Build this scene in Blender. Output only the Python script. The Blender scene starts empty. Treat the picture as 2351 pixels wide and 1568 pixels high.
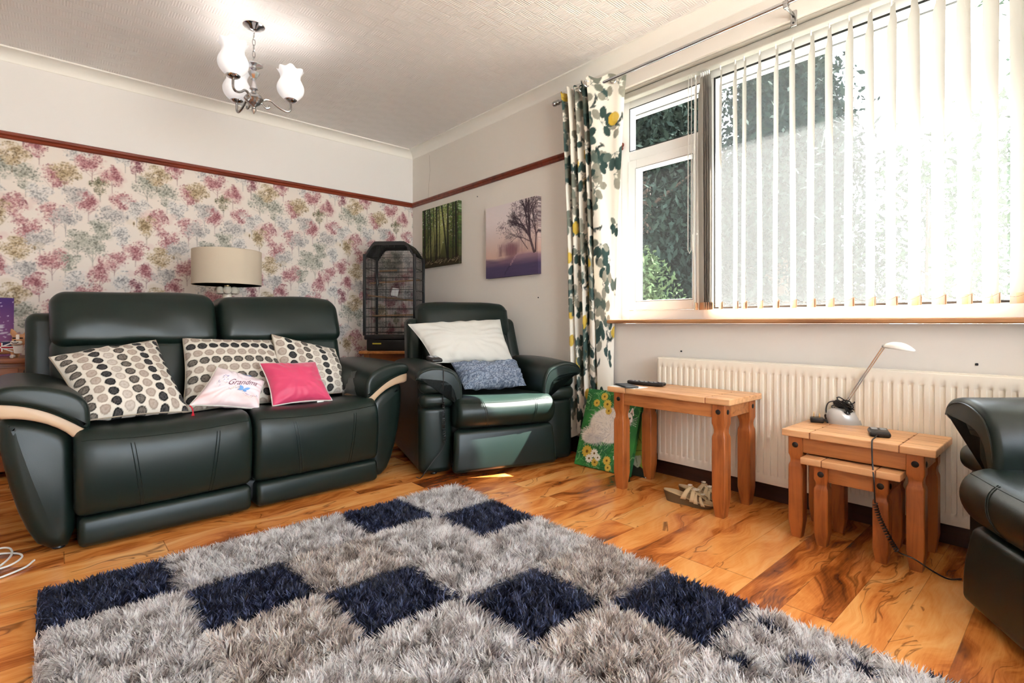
import bpy, bmesh, math, random
import numpy as np
from mathutils import Vector, Matrix, noise

SC = bpy.context.scene
COL = SC.collection
PI = math.pi
R = math.radians
random.seed(7)
RNG = np.random.default_rng(7)

# ------------------------------------------------------------------ camera
cam_d = bpy.data.cameras.new('camera')
cam = bpy.data.objects.new('camera', cam_d)
COL.objects.link(cam)
cam.location = (-2.68, -4.49, 0.88)
cam.rotation_euler = (R(90), 0, R(48.25 - 90))
cam_d.sensor_width = 36.0
cam_d.lens = 36.0 * 1182 / 2351
cam_d.shift_y = -42.0 / 2351
cam_d.clip_start = 0.02
SC.camera = cam

# ------------------------------------------------------------------ sky, sun, exposure
world = bpy.data.worlds.new('sky')
SC.world = world
world.use_nodes = True
wn = world.node_tree.nodes
wn['Background'].inputs[0].default_value = (0.79, 0.90, 1.0, 1)
wn['Background'].inputs[1].default_value = 2.0
SUN_DIR = Vector((-1.0, 0.72, -1.40)).normalized()      # direction the light travels
sun_d = bpy.data.lights.new('sun', 'SUN')
sun_d.energy = 15.0
sun_d.angle = R(0.6)
sun_d.color = (1.0, 0.965, 0.89)
sun = bpy.data.objects.new('sun', sun_d)
COL.objects.link(sun)
sun.rotation_euler = SUN_DIR.to_track_quat('-Z', 'Y').to_euler()
sun.location = (4, -5, 6)
SC.view_settings.view_transform = 'Standard'
SC.view_settings.look = 'None'
SC.view_settings.gamma = 1
SC.view_settings.use_curve_mapping = False
SC.view_settings.exposure = 2.66

# ------------------------------------------------------------------ colour and materials
def s2l(c):
    c = c / 255.0
    return c / 12.92 if c <= 0.04045 else ((c + 0.055) / 1.055) ** 2.4
def rgb(r, g, b):
    return (s2l(r), s2l(g), s2l(b))
MATS = {}
class NT:
    def __init__(s, name):
        s.m = bpy.data.materials.new(name); s.m.use_nodes = True
        s.t = s.m.node_tree; s.n = s.t.nodes
        s.p = s.n['Principled BSDF']; s.out = s.n['Material Output']
    def node(s, t, **kw):
        nd = s.n.new(t)
        for k, v in kw.items(): setattr(nd, k, v)
        return nd
    def put(s, sock, v):
        if isinstance(v, bpy.types.NodeSocket): s.t.links.new(v, sock)
        else: sock.default_value = v
    def math(s, op, a, b=0.0, c=0.0):
        nd = s.node('ShaderNodeMath', operation=op)
        for i, v in enumerate((a, b, c)): s.put(nd.inputs[i], v)
        return nd.outputs[0]
    def mix(s, f, a, b):
        nd = s.node('ShaderNodeMix', data_type='RGBA')
        s.put(nd.inputs[0], f)
        for i, v in ((6, a), (7, b)):
            s.put(nd.inputs[i], (tuple(v) + (1,))[:4] if not isinstance(v, bpy.types.NodeSocket) else v)
        return nd.outputs[2]
    def coord(s): return s.node('ShaderNodeTexCoord').outputs['Object']
    def noise(s, vec, scale, detail=4, rough=.55, dist=0.0):
        nd = s.node('ShaderNodeTexNoise')
        s.put(nd.inputs['Vector'], vec)
        nd.inputs['Scale'].default_value = scale; nd.inputs['Detail'].default_value = detail
        nd.inputs['Roughness'].default_value = rough; nd.inputs['Distortion'].default_value = dist
        return nd.outputs[0]
    def mapping(s, vec, scale=(1, 1, 1), loc=(0, 0, 0), rot=(0, 0, 0)):
        nd = s.node('ShaderNodeMapping')
        s.put(nd.inputs['Vector'], vec)
        nd.inputs['Scale'].default_value = scale; nd.inputs['Location'].default_value = loc; nd.inputs['Rotation'].default_value = rot
        return nd.outputs[0]
    def ramp(s, f, stops):
        nd = s.node('ShaderNodeValToRGB'); s.put(nd.inputs[0], f)
        e = nd.color_ramp.elements
        while len(e) < len(stops): e.new(0.5)
        for i, (p, c) in enumerate(stops):
            e[i].position = p; e[i].color = (tuple(c) + (1,))[:4]
        return nd.outputs[0]
    def bump(s, h, strength=.3, dist=.01):
        nd = s.node('ShaderNodeBump')
        nd.inputs['Strength'].default_value = strength; nd.inputs['Distance'].default_value = dist
        s.put(nd.inputs['Height'], h); s.t.links.new(nd.outputs[0], s.p.inputs['Normal'])
def mat(name, col, rough=.5, metal=0.0, spec=.5, bump=None, coat=0.0, sheen=0.0, vary=0.0, emit=None):
    n = NT(name)
    n.p.inputs['Base Color'].default_value = tuple(col) + (1,)
    n.p.inputs['Roughness'].default_value = rough
    n.p.inputs['Metallic'].default_value = metal
    n.p.inputs['Specular IOR Level'].default_value = spec
    n.p.inputs['Coat Weight'].default_value = coat
    n.p.inputs['Sheen Weight'].default_value = sheen
    if vary:
        f = n.noise(n.coord(), 6, 5)
        n.put(n.p.inputs['Base Color'], n.mix(f, tuple(c * (1 - vary) for c in col), tuple(min(1, c * (1 + vary)) for c in col)))
    if bump:
        n.bump(n.noise(n.coord(), bump[0], 3), bump[1], bump[2])
    if emit:
        n.p.inputs['Emission Color'].default_value = tuple(emit[0]) + (1,); n.p.inputs['Emission Strength'].default_value = emit[1]
    MATS[name] = n.m
    return n.m
def painted(name, rough=.8, spec=.3, bump=None, translucent=0.0):
    """surface that carries its printed pattern as a per-point colour"""
    n = NT(name)
    a = n.node('ShaderNodeAttribute', attribute_name='Col')
    n.t.links.new(a.outputs['Color'], n.p.inputs['Base Color'])
    n.p.inputs['Roughness'].default_value = rough; n.p.inputs['Specular IOR Level'].default_value = spec
    if bump: n.bump(n.noise(n.coord(), bump[0], 2), bump[1], bump[2])
    if translucent:
        tr = n.node('ShaderNodeBsdfTranslucent'); n.t.links.new(a.outputs['Color'], tr.inputs[0])
        mx = n.node('ShaderNodeMixShader'); mx.inputs[0].default_value = translucent
        n.t.links.new(n.p.outputs[0], mx.inputs[1]); n.t.links.new(tr.outputs[0], mx.inputs[2]); n.t.links.new(mx.outputs[0], n.out.inputs[0])
    MATS[name] = n.m
    return n.m
def wood(name, light, dark, scale=1.0, rough=.45, along='x', coat=0.0, knots=.35):
    n = NT(name)
    st = {'x': (1.2, 14, 14), 'y': (14, 1.2, 14), 'z': (14, 14, 1.2)}[along]
    v = n.mapping(n.coord(), tuple(q * scale for q in st))
    g = n.noise(v, 2.2, 6, .6, .6)
    big = n.noise(n.coord(), 5 * scale, 3, .5, .5)
    f = n.math('ADD', n.math('MULTIPLY', g, .8), n.math('MULTIPLY', big, .35))
    c = n.ramp(f, [(.38, dark), (.62, light), (.85, tuple(min(1, q * 1.12) for q in light))])
    n.put(n.p.inputs['Base Color'], c)
    n.p.inputs['Roughness'].default_value = rough; n.p.inputs['Coat Weight'].default_value = coat
    n.bump(g, .08, .004)
    MATS[name] = n.m
    return n.m

# --- plain ones
mat('leather', rgb(16, 29, 25), rough=.34, spec=.36, bump=(420, .12, .0015), vary=.12)
mat('leather_tan', rgb(196, 168, 138), rough=.42, bump=(420, .1, .0015))
mat('paint_cream', rgb(230, 225, 221), rough=.9, spec=.2, bump=(60, .05, .003))
mat('paint_beige', rgb(228, 221, 212), rough=.9, spec=.2, bump=(60, .05, .003))
mat('paint_white', rgb(238, 234, 226), rough=.7, spec=.3)
mat('upvc', rgb(242, 242, 240), rough=.28)
mat('gasket', rgb(40, 42, 44), rough=.6)
mat('radiator_enamel', rgb(238, 230, 214), rough=.35)
mat('black_plastic', rgb(26, 26, 28), rough=.35)
mat('black_metal', rgb(16, 16, 17), rough=.45)
mat('grey_key', rgb(176, 178, 180), rough=.5)
mat('chrome', (.6, .6, .62), rough=.12, metal=1.0)
mat('steel', (.42, .415, .41), rough=.25, metal=1.0)
mat('silver_plastic', rgb(186, 186, 184), rough=.32, metal=.35)
mat('pearl_white', rgb(232, 230, 224), rough=.25, coat=.4)
mat('stud', rgb(30, 24, 22), rough=.4, metal=.4)
mat('weight_tan', rgb(218, 178, 140), rough=.6)
mat('pink_satin', rgb(206, 56, 98), rough=.5, sheen=.4, bump=(30, .05, .003))
mat('piping_grey', rgb(150, 138, 122), rough=.8)
mat('tassel_red', rgb(200, 28, 52), rough=.6)
mat('white_cotton', rgb(206, 203, 194), rough=.85, bump=(45, .18, .006), sheen=.2)
mat('butterfly_blue', rgb(110, 160, 215), rough=.6)
mat('ink_plum', rgb(96, 40, 66), rough=.7)
mat('white_vinyl', rgb(228, 228, 224), rough=.5)
mat('black_vinyl', rgb(20, 20, 21), rough=.45)
mat('sole_taupe', rgb(98, 76, 50), rough=.6)
mat('sandal_leather', rgb(204, 180, 140), rough=.55, bump=(200, .2, .002))
mat('perch_wood', rgb(176, 138, 104), rough=.7)
mat('yellow_label', rgb(206, 190, 60), rough=.6)
mat('ceramic_cream', rgb(230, 218, 198), rough=.2, coat=.4)
mat('brass', (.7, .55, .3), rough=.25, metal=1.0)
mat('bark', rgb(74, 62, 52), rough=.9)
mat('bounce_pale', rgb(205, 203, 196), rough=.95)
mat('rail_alu', rgb(178, 174, 164), rough=.4)
mat('patio', rgb(132, 134, 126), rough=.95)
mat('hedge_green', rgb(84, 116, 84), rough=.7)
mat('corgi_fur', rgb(206, 150, 108), rough=.7)
mat('corgi_white', rgb(238, 232, 224), rough=.6)
mat('flag_red', rgb(178, 20, 36), rough=.7)
mat('flag_blue', rgb(28, 34, 76), rough=.7)
mat('paper_white', rgb(240, 238, 234), rough=.7)
mat('leaf_green', rgb(150, 185, 70), rough=.7)
mat('leaf_dark', rgb(34, 40, 30), rough=.7)
mat('pile_base', rgb(110, 104, 100), .95)
mat('bulb', (.9, .9, .88), .4, emit=((1, .95, .88), 1.5))
painted('wallpaper_print', .85, .2)
painted('canvas_print', .7, .3, (500, .15, .001))
painted('cushion_print', .85, .2, (500, .25, .001))
painted('satin_print', .45, .3)
painted('curtain_print', .85, .2, None, .12)
painted('pile_yarn', .4, .5, None, .55)
painted('knit_yarn', .9, .2)
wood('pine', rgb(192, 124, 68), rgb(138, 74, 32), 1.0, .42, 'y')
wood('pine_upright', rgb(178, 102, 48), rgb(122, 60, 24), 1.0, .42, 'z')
wood('pine_top_sheen', rgb(226, 174, 124), rgb(188, 128, 80), 1.0, .36, 'y')  # table tops: paler than the other pine, reflected light put into the colour
wood('pine_dark', rgb(150, 88, 48), rgb(98, 52, 28), 1.0, .42, 'x')
wood('sill_wood', rgb(176, 126, 84), rgb(128, 82, 50), .8, .3, 'y')
wood('mahogany', rgb(122, 48, 26), rgb(82, 28, 16), .7, .3, 'x')
wood('skirting_wood', rgb(70, 40, 30), rgb(46, 26, 20), .7, .35, 'y')

# linen lamp shade, slat cloth, opal glass, panes
def cloth_mix(name, col, tr, rough=.9):
    n = NT(name)
    n.p.inputs['Base Color'].default_value = tuple(col) + (1,); n.p.inputs['Roughness'].default_value = rough
    n.bump(n.noise(n.coord(), 350, 2), .15, .001)
    t = n.node('ShaderNodeBsdfTranslucent'); t.inputs[0].default_value = tuple(col) + (1,)
    mx = n.node('ShaderNodeMixShader'); mx.inputs[0].default_value = tr
    n.t.links.new(n.p.outputs[0], mx.inputs[1]); n.t.links.new(t.outputs[0], mx.inputs[2]); n.t.links.new(mx.outputs[0], n.out.inputs[0])
    MATS[name] = n.m
cloth_mix('lamp_linen', rgb(214, 198, 176), .2)
cloth_mix('slat_cloth', rgb(198, 193, 185), .07)
mat('opal_glass', rgb(244, 244, 248), rough=.3, emit=((.97, .98, 1.0), .035))
def pane(name, dust, tint=(1, 1, 1)):
    n = NT(name)
    tr = n.node('ShaderNodeBsdfTransparent'); tr.inputs[0].default_value = tuple(tint) + (1,)
    gl = n.node('ShaderNodeBsdfGlossy'); gl.inputs['Roughness'].default_value = .02
    fr = n.node('ShaderNodeLayerWeight'); fr.inputs[0].default_value = .12
    m1 = n.node('ShaderNodeMixShader')
    n.t.links.new(n.math('MULTIPLY', fr.outputs['Fresnel'], .6), m1.inputs[0])
    n.t.links.new(tr.outputs[0], m1.inputs[1]); n.t.links.new(gl.outputs[0], m1.inputs[2])
    d = n.node('ShaderNodeBsdfTranslucent'); d.inputs[0].default_value = (1, 1, 1, 1)
    m2 = n.node('ShaderNodeMixShader'); m2.inputs[0].default_value = dust
    n.t.links.new(m1.outputs[0], m2.inputs[1]); n.t.links.new(d.outputs[0], m2.inputs[2]); n.t.links.new(m2.outputs[0], n.out.inputs[0])
    MATS[name] = n.m
pane('glass_clear', .002)
pane('glass_dusty', .016)
pane('film_clear', .25)

def make_floor_mat():
    n = NT('laminate')
    v = n.coord()
    sp = n.node('ShaderNodeSeparateXYZ'); n.put(sp.inputs[0], v)
    x, y = sp.outputs[0], sp.outputs[1]
    W, L = .133, 1.15
    row = n.math('FLOOR', n.math('DIVIDE', y, W))
    wr = n.node('ShaderNodeTexWhiteNoise', noise_dimensions='1D'); n.put(wr.inputs['W'], row)
    xo = n.math('ADD', x, n.math('MULTIPLY', wr.outputs[0], 7.3))
    colm = n.math('FLOOR', n.math('DIVIDE', xo, L))
    cb = n.node('ShaderNodeCombineXYZ'); n.put(cb.inputs[0], colm); n.put(cb.inputs[1], row)
    wid = n.node('ShaderNodeTexWhiteNoise', noise_dimensions='2D'); n.put(wid.inputs['Vector'], cb.outputs[0])
    rnd = wid.outputs[0]
    # per-plank shifted grain coordinates
    vm = n.node('ShaderNodeVectorMath', operation='MULTIPLY_ADD')
    n.put(vm.inputs[0], wid.outputs[1]); vm.inputs[1].default_value = (9, 9, 9); n.put(vm.inputs[2], v)
    gv = n.mapping(vm.outputs[0], (1.1, 6.0, 1))
    warp = n.noise(n.mapping(vm.outputs[0], (1.6, 2.6, 1)), 1.5, 2, .5)
    wv = n.node('ShaderNodeVectorMath', operation='MULTIPLY_ADD')
    cw = n.node('ShaderNodeCombineXYZ'); n.put(cw.inputs[1], n.math('MULTIPLY', warp, 2.2)); n.put(cw.inputs[0], n.math('MULTIPLY', warp, .5))
    n.put(wv.inputs[0], cw.outputs[0]); wv.inputs[1].default_value = (1, 1, 1); n.put(wv.inputs[2], gv)
    g = n.noise(wv.outputs[0], 1.25, 5, .62, .15)
    fine = n.noise(n.mapping(vm.outputs[0], (5, 90, 1)), 2.0, 3, .6)
    f = n.math('ADD', n.math('ADD', n.math('MULTIPLY', g, 1.15), n.math('MULTIPLY', fine, .14)), n.math('MULTIPLY', n.math('SUBTRACT', rnd, .5), .20))
    f = n.math('SUBTRACT', f, .10)
    c = n.ramp(f, [(.30, rgb(96, 46, 20)), (.42, rgb(166, 90, 38)), (.51, rgb(212, 128, 60)), (.62, rgb(230, 156, 84)), (.80, rgb(242, 182, 112))])
    vn = n.noise(wv.outputs[0], 1.9, 3, .5, .2)
    vein = n.math('SUBTRACT', 1.0, n.math('MINIMUM', n.math('MULTIPLY', n.math('ABSOLUTE', n.math('SUBTRACT', vn, .5)), 55.0), 1.0))
    msk = n.math('GREATER_THAN', n.noise(n.mapping(vm.outputs[0], (2, 4, 1)), 1.3, 2), .53)
    c = n.mix(n.math('MULTIPLY', n.math('MULTIPLY', vein, msk), .7), c, rgb(84, 42, 20))
    # joints
    fy = n.math('FRACT', n.math('DIVIDE', y, W)); fx = n.math('FRACT', n.math('DIVIDE', xo, L))
    jy = n.math('LESS_THAN', fy, .010); jx = n.math('LESS_THAN', fx, .0028)
    c = n.mix(n.math('MULTIPLY', n.math('MAXIMUM', jy, jx), .55), c, rgb(66, 34, 18))
    n.put(n.p.inputs['Base Color'], c)
    n.p.inputs['Roughness'].default_value = .2
    n.p.inputs['Specular IOR Level'].default_value = .5
    n.bump(g, .03, .002)
    MATS['laminate'] = n.m
make_floor_mat()
def make_ceiling_mat():
    n = NT('ceiling_paper')
    sp = n.node('ShaderNodeSeparateXYZ'); n.put(sp.inputs[0], n.coord())
    x, y = sp.outputs[0], sp.outputs[1]
    cx = n.math('FLOOR', n.math('DIVIDE', x, .13)); cy = n.math('FLOOR', n.math('DIVIDE', y, .065))
    ck = n.math('PINGPONG', n.math('ADD', cx, cy), 1.0)
    rx = n.math('SINE', n.math('MULTIPLY', x, 2 * PI / .013)); ry = n.math('SINE', n.math('MULTIPLY', y, 2 * PI / .012))
    h = n.math('ADD', n.math('MULTIPLY', rx, ck), n.math('MULTIPLY', ry, n.math('SUBTRACT', 1.0, ck)))
    n.p.inputs['Base Color'].default_value = rgb(232, 227, 224) + (1,)
    n.p.inputs['Roughness'].default_value = .5
    n.bump(h, .35, .003)
    MATS['ceiling_paper'] = n.m
make_ceiling_mat()
def make_foliage(name, c1, c2):
    n = NT(name)
    f = n.noise(n.coord(), 3.0, 3)
    c = n.mix(f, c1, c2)
    n.put(n.p.inputs['Base Color'], c); n.p.inputs['Roughness'].default_value = .9; n.p.inputs['Specular IOR Level'].default_value = .05
    MATS[name] = n.m
make_foliage('conifer', rgb(12, 21, 20), rgb(30, 42, 35))
make_foliage('broadleaf', rgb(30, 44, 34), rgb(58, 74, 52))
make_foliage('shrub_leaf', rgb(38, 52, 36), rgb(66, 80, 52))

# ------------------------------------------------------------------ mesh helpers
class MB:
    def __init__(s): s.v = []; s.f = []; s.c = None
    def add(s, vs, fs):
        o = len(s.v); s.v.extend([tuple(p) for p in vs]); s.f.extend([tuple(i + o for i in q) for q in fs]); return s
    def xf(s, m):
        s.v = [tuple(m @ Vector(p)) for p in s.v]; return s
    def map(s, fn):
        s.v = [tuple(fn(*p)) for p in s.v]; return s
    def join(s, o): return s.add(o.v, o.f)
def box(mb, x0, x1, y0, y1, z0, z1):
    vs = [(x, y, z) for x in (x0, x1) for y in (y0, y1) for z in (z0, z1)]
    return mb.add(vs, [(0, 1, 3, 2), (4, 6, 7, 5), (0, 4, 5, 1), (2, 3, 7, 6), (0, 2, 6, 4), (1, 5, 7, 3)])
def rbox(mb, x0, x1, y0, y1, z0, z1, r=.01, k=3, n=(2, 2, 2), fn=None):
    """box with rounded edges; fn bends the finished points"""
    H = [(x1 - x0) / 2, (y1 - y0) / 2, (z1 - z0) / 2]
    Cc = [(x0 + x1) / 2, (y0 + y1) / 2, (z0 + z1) / 2]
    r = min(r, min(H) * .999)
    ax = []
    for a, m in zip(H, n):
        t = [(a - r) + r * math.tan(i / k * PI / 4) for i in range(k + 1)]
        inner = [-(a - r) + 2 * (a - r) * i / m for i in range(1, m)]
        ax.append([-q for q in reversed(t)] + inner + t)
    idx = {}; vs = []; fs = []
    def vid(p):
        key = (round(p[0], 6), round(p[1], 6), round(p[2], 6))
        if key not in idx:
            q = [max(-(H[i] - r), min(H[i] - r, p[i])) for i in range(3)]
            d = [p[i] - q[i] for i in range(3)]
            L = math.sqrt(sum(e * e for e in d)) or 1
            w = [Cc[i] + q[i] + r * d[i] / L for i in range(3)]
            idx[key] = len(vs); vs.append(fn(*w) if fn else tuple(w))
        return idx[key]
    for a in range(3):
        b, c = (a + 1) % 3, (a + 2) % 3
        for s in (-1, 1):
            for i in range(len(ax[b]) - 1):
                for j in range(len(ax[c]) - 1):
                    q = []
                    for (u, w) in ((i, j), (i + 1, j), (i + 1, j + 1), (i, j + 1)):
                        p = [0, 0, 0]; p[a] = s * H[a]; p[b] = ax[b][u]; p[c] = ax[c][w]
                        q.append(vid(p))
                    fs.append(tuple(q if s > 0 else reversed(q)))
    return mb.add(vs, fs)
def tube(mb, path, r, n=8, closed=False, caps=True):
    P = [Vector(p) for p in path]; m = len(P)
    rad = r if isinstance(r, (list, tuple)) else [r] * m
    T = []
    for i in range(m):
        a = P[i - 1] if (i > 0 or closed) else P[i]
        b = P[(i + 1) % m] if (i < m - 1 or closed) else P[i]
        t = (b - a); T.append(t.normalized() if t.length > 1e-9 else Vector((0, 0, 1)))
    up = Vector((0, 0, 1)) if abs(T[0].z) < .9 else Vector((1, 0, 0))
    nrm = (up - T[0] * up.dot(T[0])).normalized()
    vs = []
    for i in range(m):
        nrm = nrm - T[i] * nrm.dot(T[i])
        nrm = nrm.normalized() if nrm.length > 1e-6 else T[i].orthogonal().normalized()
        bn = T[i].cross(nrm)
        for k in range(n):
            a = 2 * PI * k / n
            vs.append(P[i] + (nrm * math.cos(a) + bn * math.sin(a)) * rad[i])
    fs = []
    for i in range(m if closed else m - 1):
        i2 = (i + 1) % m
        for k in range(n):
            k2 = (k + 1) % n
            fs.append((i * n + k, i * n + k2, i2 * n + k2, i2 * n + k))
    if caps and not closed:
        fs.append(tuple(reversed(range(n)))); fs.append(tuple((m - 1) * n + k for k in range(n)))
    return mb.add(vs, fs)
def lathe(mb, prof, n=24, o=(0, 0, 0), wob=None):
    vs = []; m = len(prof)
    for (r, z) in prof:
        for k in range(n):
            a = 2 * PI * k / n
            rr, zz = (r, z) if wob is None else wob(r, z, a)
            vs.append((o[0] + rr * math.cos(a), o[1] + rr * math.sin(a), o[2] + zz))
    fs = []
    for i in range(m - 1):
        for k in range(n):
            k2 = (k + 1) % n
            fs.append((i * n + k, i * n + k2, (i + 1) * n + k2, (i + 1) * n + k))
    if prof[0][0] > 1e-5: fs.append(tuple(reversed(range(n))))
    if prof[-1][0] > 1e-5: fs.append(tuple((m - 1) * n + k for k in range(n)))
    return mb.add(vs, fs)
def prism(mb, poly, a0, a1, r=0.0, k=4, seg=1, plane='xz', fn=None):
    """extrude a closed outline, ends rounded by r. plane xz -> extrude in y; yz -> extrude in x; xy -> extrude in z"""
    n = len(poly)
    P = [Vector((p[0], p[1])) for p in poly]
    area = sum(P[i].x * P[(i + 1) % n].y - P[(i + 1) % n].x * P[i].y for i in range(n))
    sg = 1 if area > 0 else -1
    N = []
    for i in range(n):
        a = (P[i] - P[i - 1]).normalized(); b = (P[(i + 1) % n] - P[i]).normalized()
        na = Vector((a.y, -a.x)) * sg; nb = Vector((b.y, -b.x)) * sg
        s = na + nb
        s = s / max(.5, s.dot(na)) if s.length > 1e-6 else na
        N.append(s)
    rings = []
    if r > 0:
        rings = [(a0 + r - r * math.sin(PI / 2 * (1 - i / k)), r - r * math.cos(PI / 2 * (1 - i / k))) for i in range(k + 1)]
        mid = [(a0 + r + (a1 - a0 - 2 * r) * i / seg, 0.0) for i in range(1, seg)]
        end = [(a1 - r + r * math.sin(PI / 2 * i / k), r - r * math.cos(PI / 2 * i / k)) for i in range(k + 1)]
        rings = rings + mid + end
    else:
        rings = [(a0 + (a1 - a0) * i / seg, 0.0) for i in range(seg + 1)]
    vs = []
    for (d, ins) in rings:
        for i in range(n):
            q = P[i] - N[i] * ins
            p = {'xz': (q.x, d, q.y), 'yz': (d, q.x, q.y), 'xy': (q.x, q.y, d)}[plane]
            vs.append(fn(*p) if fn else p)
    fs = []
    for j in range(len(rings) - 1):
        for i in range(n):
            i2 = (i + 1) % n
            fs.append((j * n + i, j * n + i2, (j + 1) * n + i2, (j + 1) * n + i))
    fs.append(tuple(range(n))); fs.append(tuple(reversed(range((len(rings) - 1) * n, len(rings) * n))))
    return mb.add(vs, fs)
def smooth_poly(pts, it=2, closed=True):
    for _ in range(it):
        q = []; n = len(pts)
        for i in range(n if closed else n - 1):
            a, b = pts[i], pts[(i + 1) % n]
            q.append(tuple(a[k] * .75 + b[k] * .25 for k in range(len(a)))); q.append(tuple(a[k] * .25 + b[k] * .75 for k in range(len(a))))
        if not closed: q = [pts[0]] + q + [pts[-1]]
        pts = q
    return pts
def grid(mb, fn, nu, nv, wrap=False):
    vs = [fn(i / nu, j / nv) for j in range(nv + 1) for i in range(nu + (0 if wrap else 1))]
    w = nu if wrap else nu + 1
    fs = []
    for j in range(nv):
        for i in range(nu):
            i2 = (i + 1) % w
            fs.append((j * w + i, j * w + i2, (j + 1) * w + i2, (j + 1) * w + i))
    return mb.add(vs, fs)
def finish(name, me, m, parent, sharp=35):
    if not isinstance(m, (list, tuple)): m = [m]
    for q in m: me.materials.append(MATS[q] if isinstance(q, str) else q)
    o = bpy.data.objects.new(name, me)
    COL.objects.link(o)
    if parent: o.parent = parent
    return o
def build(name, mb, m, parent=None, smooth=True, sharp=35, col=None):
    me = bpy.data.meshes.new(name)
    me.from_pydata(mb.v, [], mb.f)
    bm = bmesh.new(); bm.from_mesh(me); bmesh.ops.recalc_face_normals(bm, faces=bm.faces); bm.to_mesh(me); bm.free()
    if smooth:
        me.polygons.foreach_set('use_smooth', [True] * len(me.polygons))
        me.set_sharp_from_angle(angle=R(sharp))
    if col is not None:
        a = me.color_attributes.new('Col', 'FLOAT_COLOR', 'POINT')
        c = np.ones((len(me.vertices), 4), np.float32); c[:, :3] = col
        a.data.foreach_set('color', c.ravel())
    return finish(name, me, m, parent)
def build_np(name, V, F, m, parent=None, col=None, smooth=False):
    """V (n,3), F list of arrays (k,3|4)"""
    me = bpy.data.meshes.new(name)
    nl = sum(f.size for f in F); nf = sum(len(f) for f in F)
    me.vertices.add(len(V)); me.vertices.foreach_set('co', np.ascontiguousarray(V, np.float32).ravel())
    me.loops.add(nl); me.loops.foreach_set('vertex_index', np.concatenate([f.ravel() for f in F]).astype(np.int32))
    me.polygons.add(nf)
    st = []; o = 0
    for f in F:
        st.append(o + np.arange(len(f)) * f.shape[1]); o += f.size
    me.polygons.foreach_set('loop_start', np.concatenate(st).astype(np.int32))
    me.update(calc_edges=True)
    if smooth: me.polygons.foreach_set('use_smooth', np.ones(nf, bool))
    if col is not None:
        a = me.color_attributes.new('Col', 'FLOAT_COLOR', 'POINT')
        c = np.ones((len(V), 4), np.float32); c[:, :3] = col
        a.data.foreach_set('color', c.ravel())
    return finish(name, me, m, parent)
def tag(o, label, cat, group=None, kind=None):
    o['label'] = label
    o['category'] = cat
    if group: o['group'] = group
    if kind: o['kind'] = kind
    return o
def empty(name, loc=(0, 0, 0), rz=0.0):
    o = bpy.data.objects.new(name, None); COL.objects.link(o)
    o.location = loc; o.rotation_euler = (0, 0, rz); o.empty_display_size = .1
    return o
def struct(name, mb, m, parent=None, **kw):
    o = build(name, mb, m, parent, **kw)
    if parent is None: o['kind'] = 'structure'
    return o
def grid_faces(w, h):
    i = np.arange(w - 1)[None, :] + np.arange(h - 1)[:, None] * w
    i = i.ravel()
    return np.stack([i, i + 1, i + 1 + w, i + w], 1)

# ------------------------------------------------------------------ a small painter for printed patterns
class Paint:
    def __init__(s, w, h, col, wrap=False):
        s.a = np.empty((h, w, 3), np.float32); s.a[:] = col; s.w, s.h, s.wrap = w, h, wrap
    def _patch(s, x0, x1, y0, y1):
        xs = np.arange(int(math.floor(x0)), int(math.ceil(x1)) + 1); ys = np.arange(int(math.floor(y0)), int(math.ceil(y1)) + 1)
        if s.wrap: return xs, ys, xs % s.w, ys % s.h
        xs = xs[(xs >= 0) & (xs < s.w)]; ys = ys[(ys >= 0) & (ys < s.h)]
        return xs, ys, xs, ys
    def blend(s, X, Y, m, col):
        if len(X) == 0 or len(Y) == 0: return
        ix = np.ix_(Y, X)
        s.a[ix] = s.a[ix] * (1 - m[..., None]) + np.asarray(col, np.float32) * m[..., None]
    def ell(s, x, y, rx, ry, col, al=1.0, rot=0.0, soft=1.0):
        R_ = max(rx, ry) + 1.5
        xs, ys, X, Y = s._patch(x - R_, x + R_, y - R_, y + R_)
        dx = xs[None, :] - x; dy = ys[:, None] - y
        c, n = math.cos(rot), math.sin(rot)
        d = np.sqrt(((dx * c + dy * n) / max(rx, .3)) ** 2 + ((-dx * n + dy * c) / max(ry, .3)) ** 2)
        m = np.clip((1 - d) * min(rx, ry) / soft + .5, 0, 1) * al
        s.blend(X, Y, m, col)
    def line(s, x0, y0, x1, y1, w, col, al=1.0):
        xs, ys, X, Y = s._patch(min(x0, x1) - w - 1, max(x0, x1) + w + 1, min(y0, y1) - w - 1, max(y0, y1) + w + 1)
        dx, dy = x1 - x0, y1 - y0; L = dx * dx + dy * dy + 1e-9
        px = xs[None, :] - x0; py = ys[:, None] - y0
        t = np.clip((px * dx + py * dy) / L, 0, 1)
        d = np.sqrt((px - t * dx) ** 2 + (py - t * dy) ** 2)
        s.blend(X, Y, np.clip(w / 2 - d + .5, 0, 1) * al, col)
    def poly(s, pts, w, col, al=1.0):
        for a, b in zip(pts[:-1], pts[1:]): s.line(a[0], a[1], b[0], b[1], w, col, al)
    def sample(s, u, v):
        """u, v in 0..1, v up"""
        x = np.clip((u * (s.w - 1)).astype(int), 0, s.w - 1); y = np.clip((v * (s.h - 1)).astype(int), 0, s.h - 1)
        return s.a[y, x]
def jit(c, k):
    f = 1 + random.uniform(-k, k)
    return tuple(max(0, min(1, q * f)) for q in c)
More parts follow.
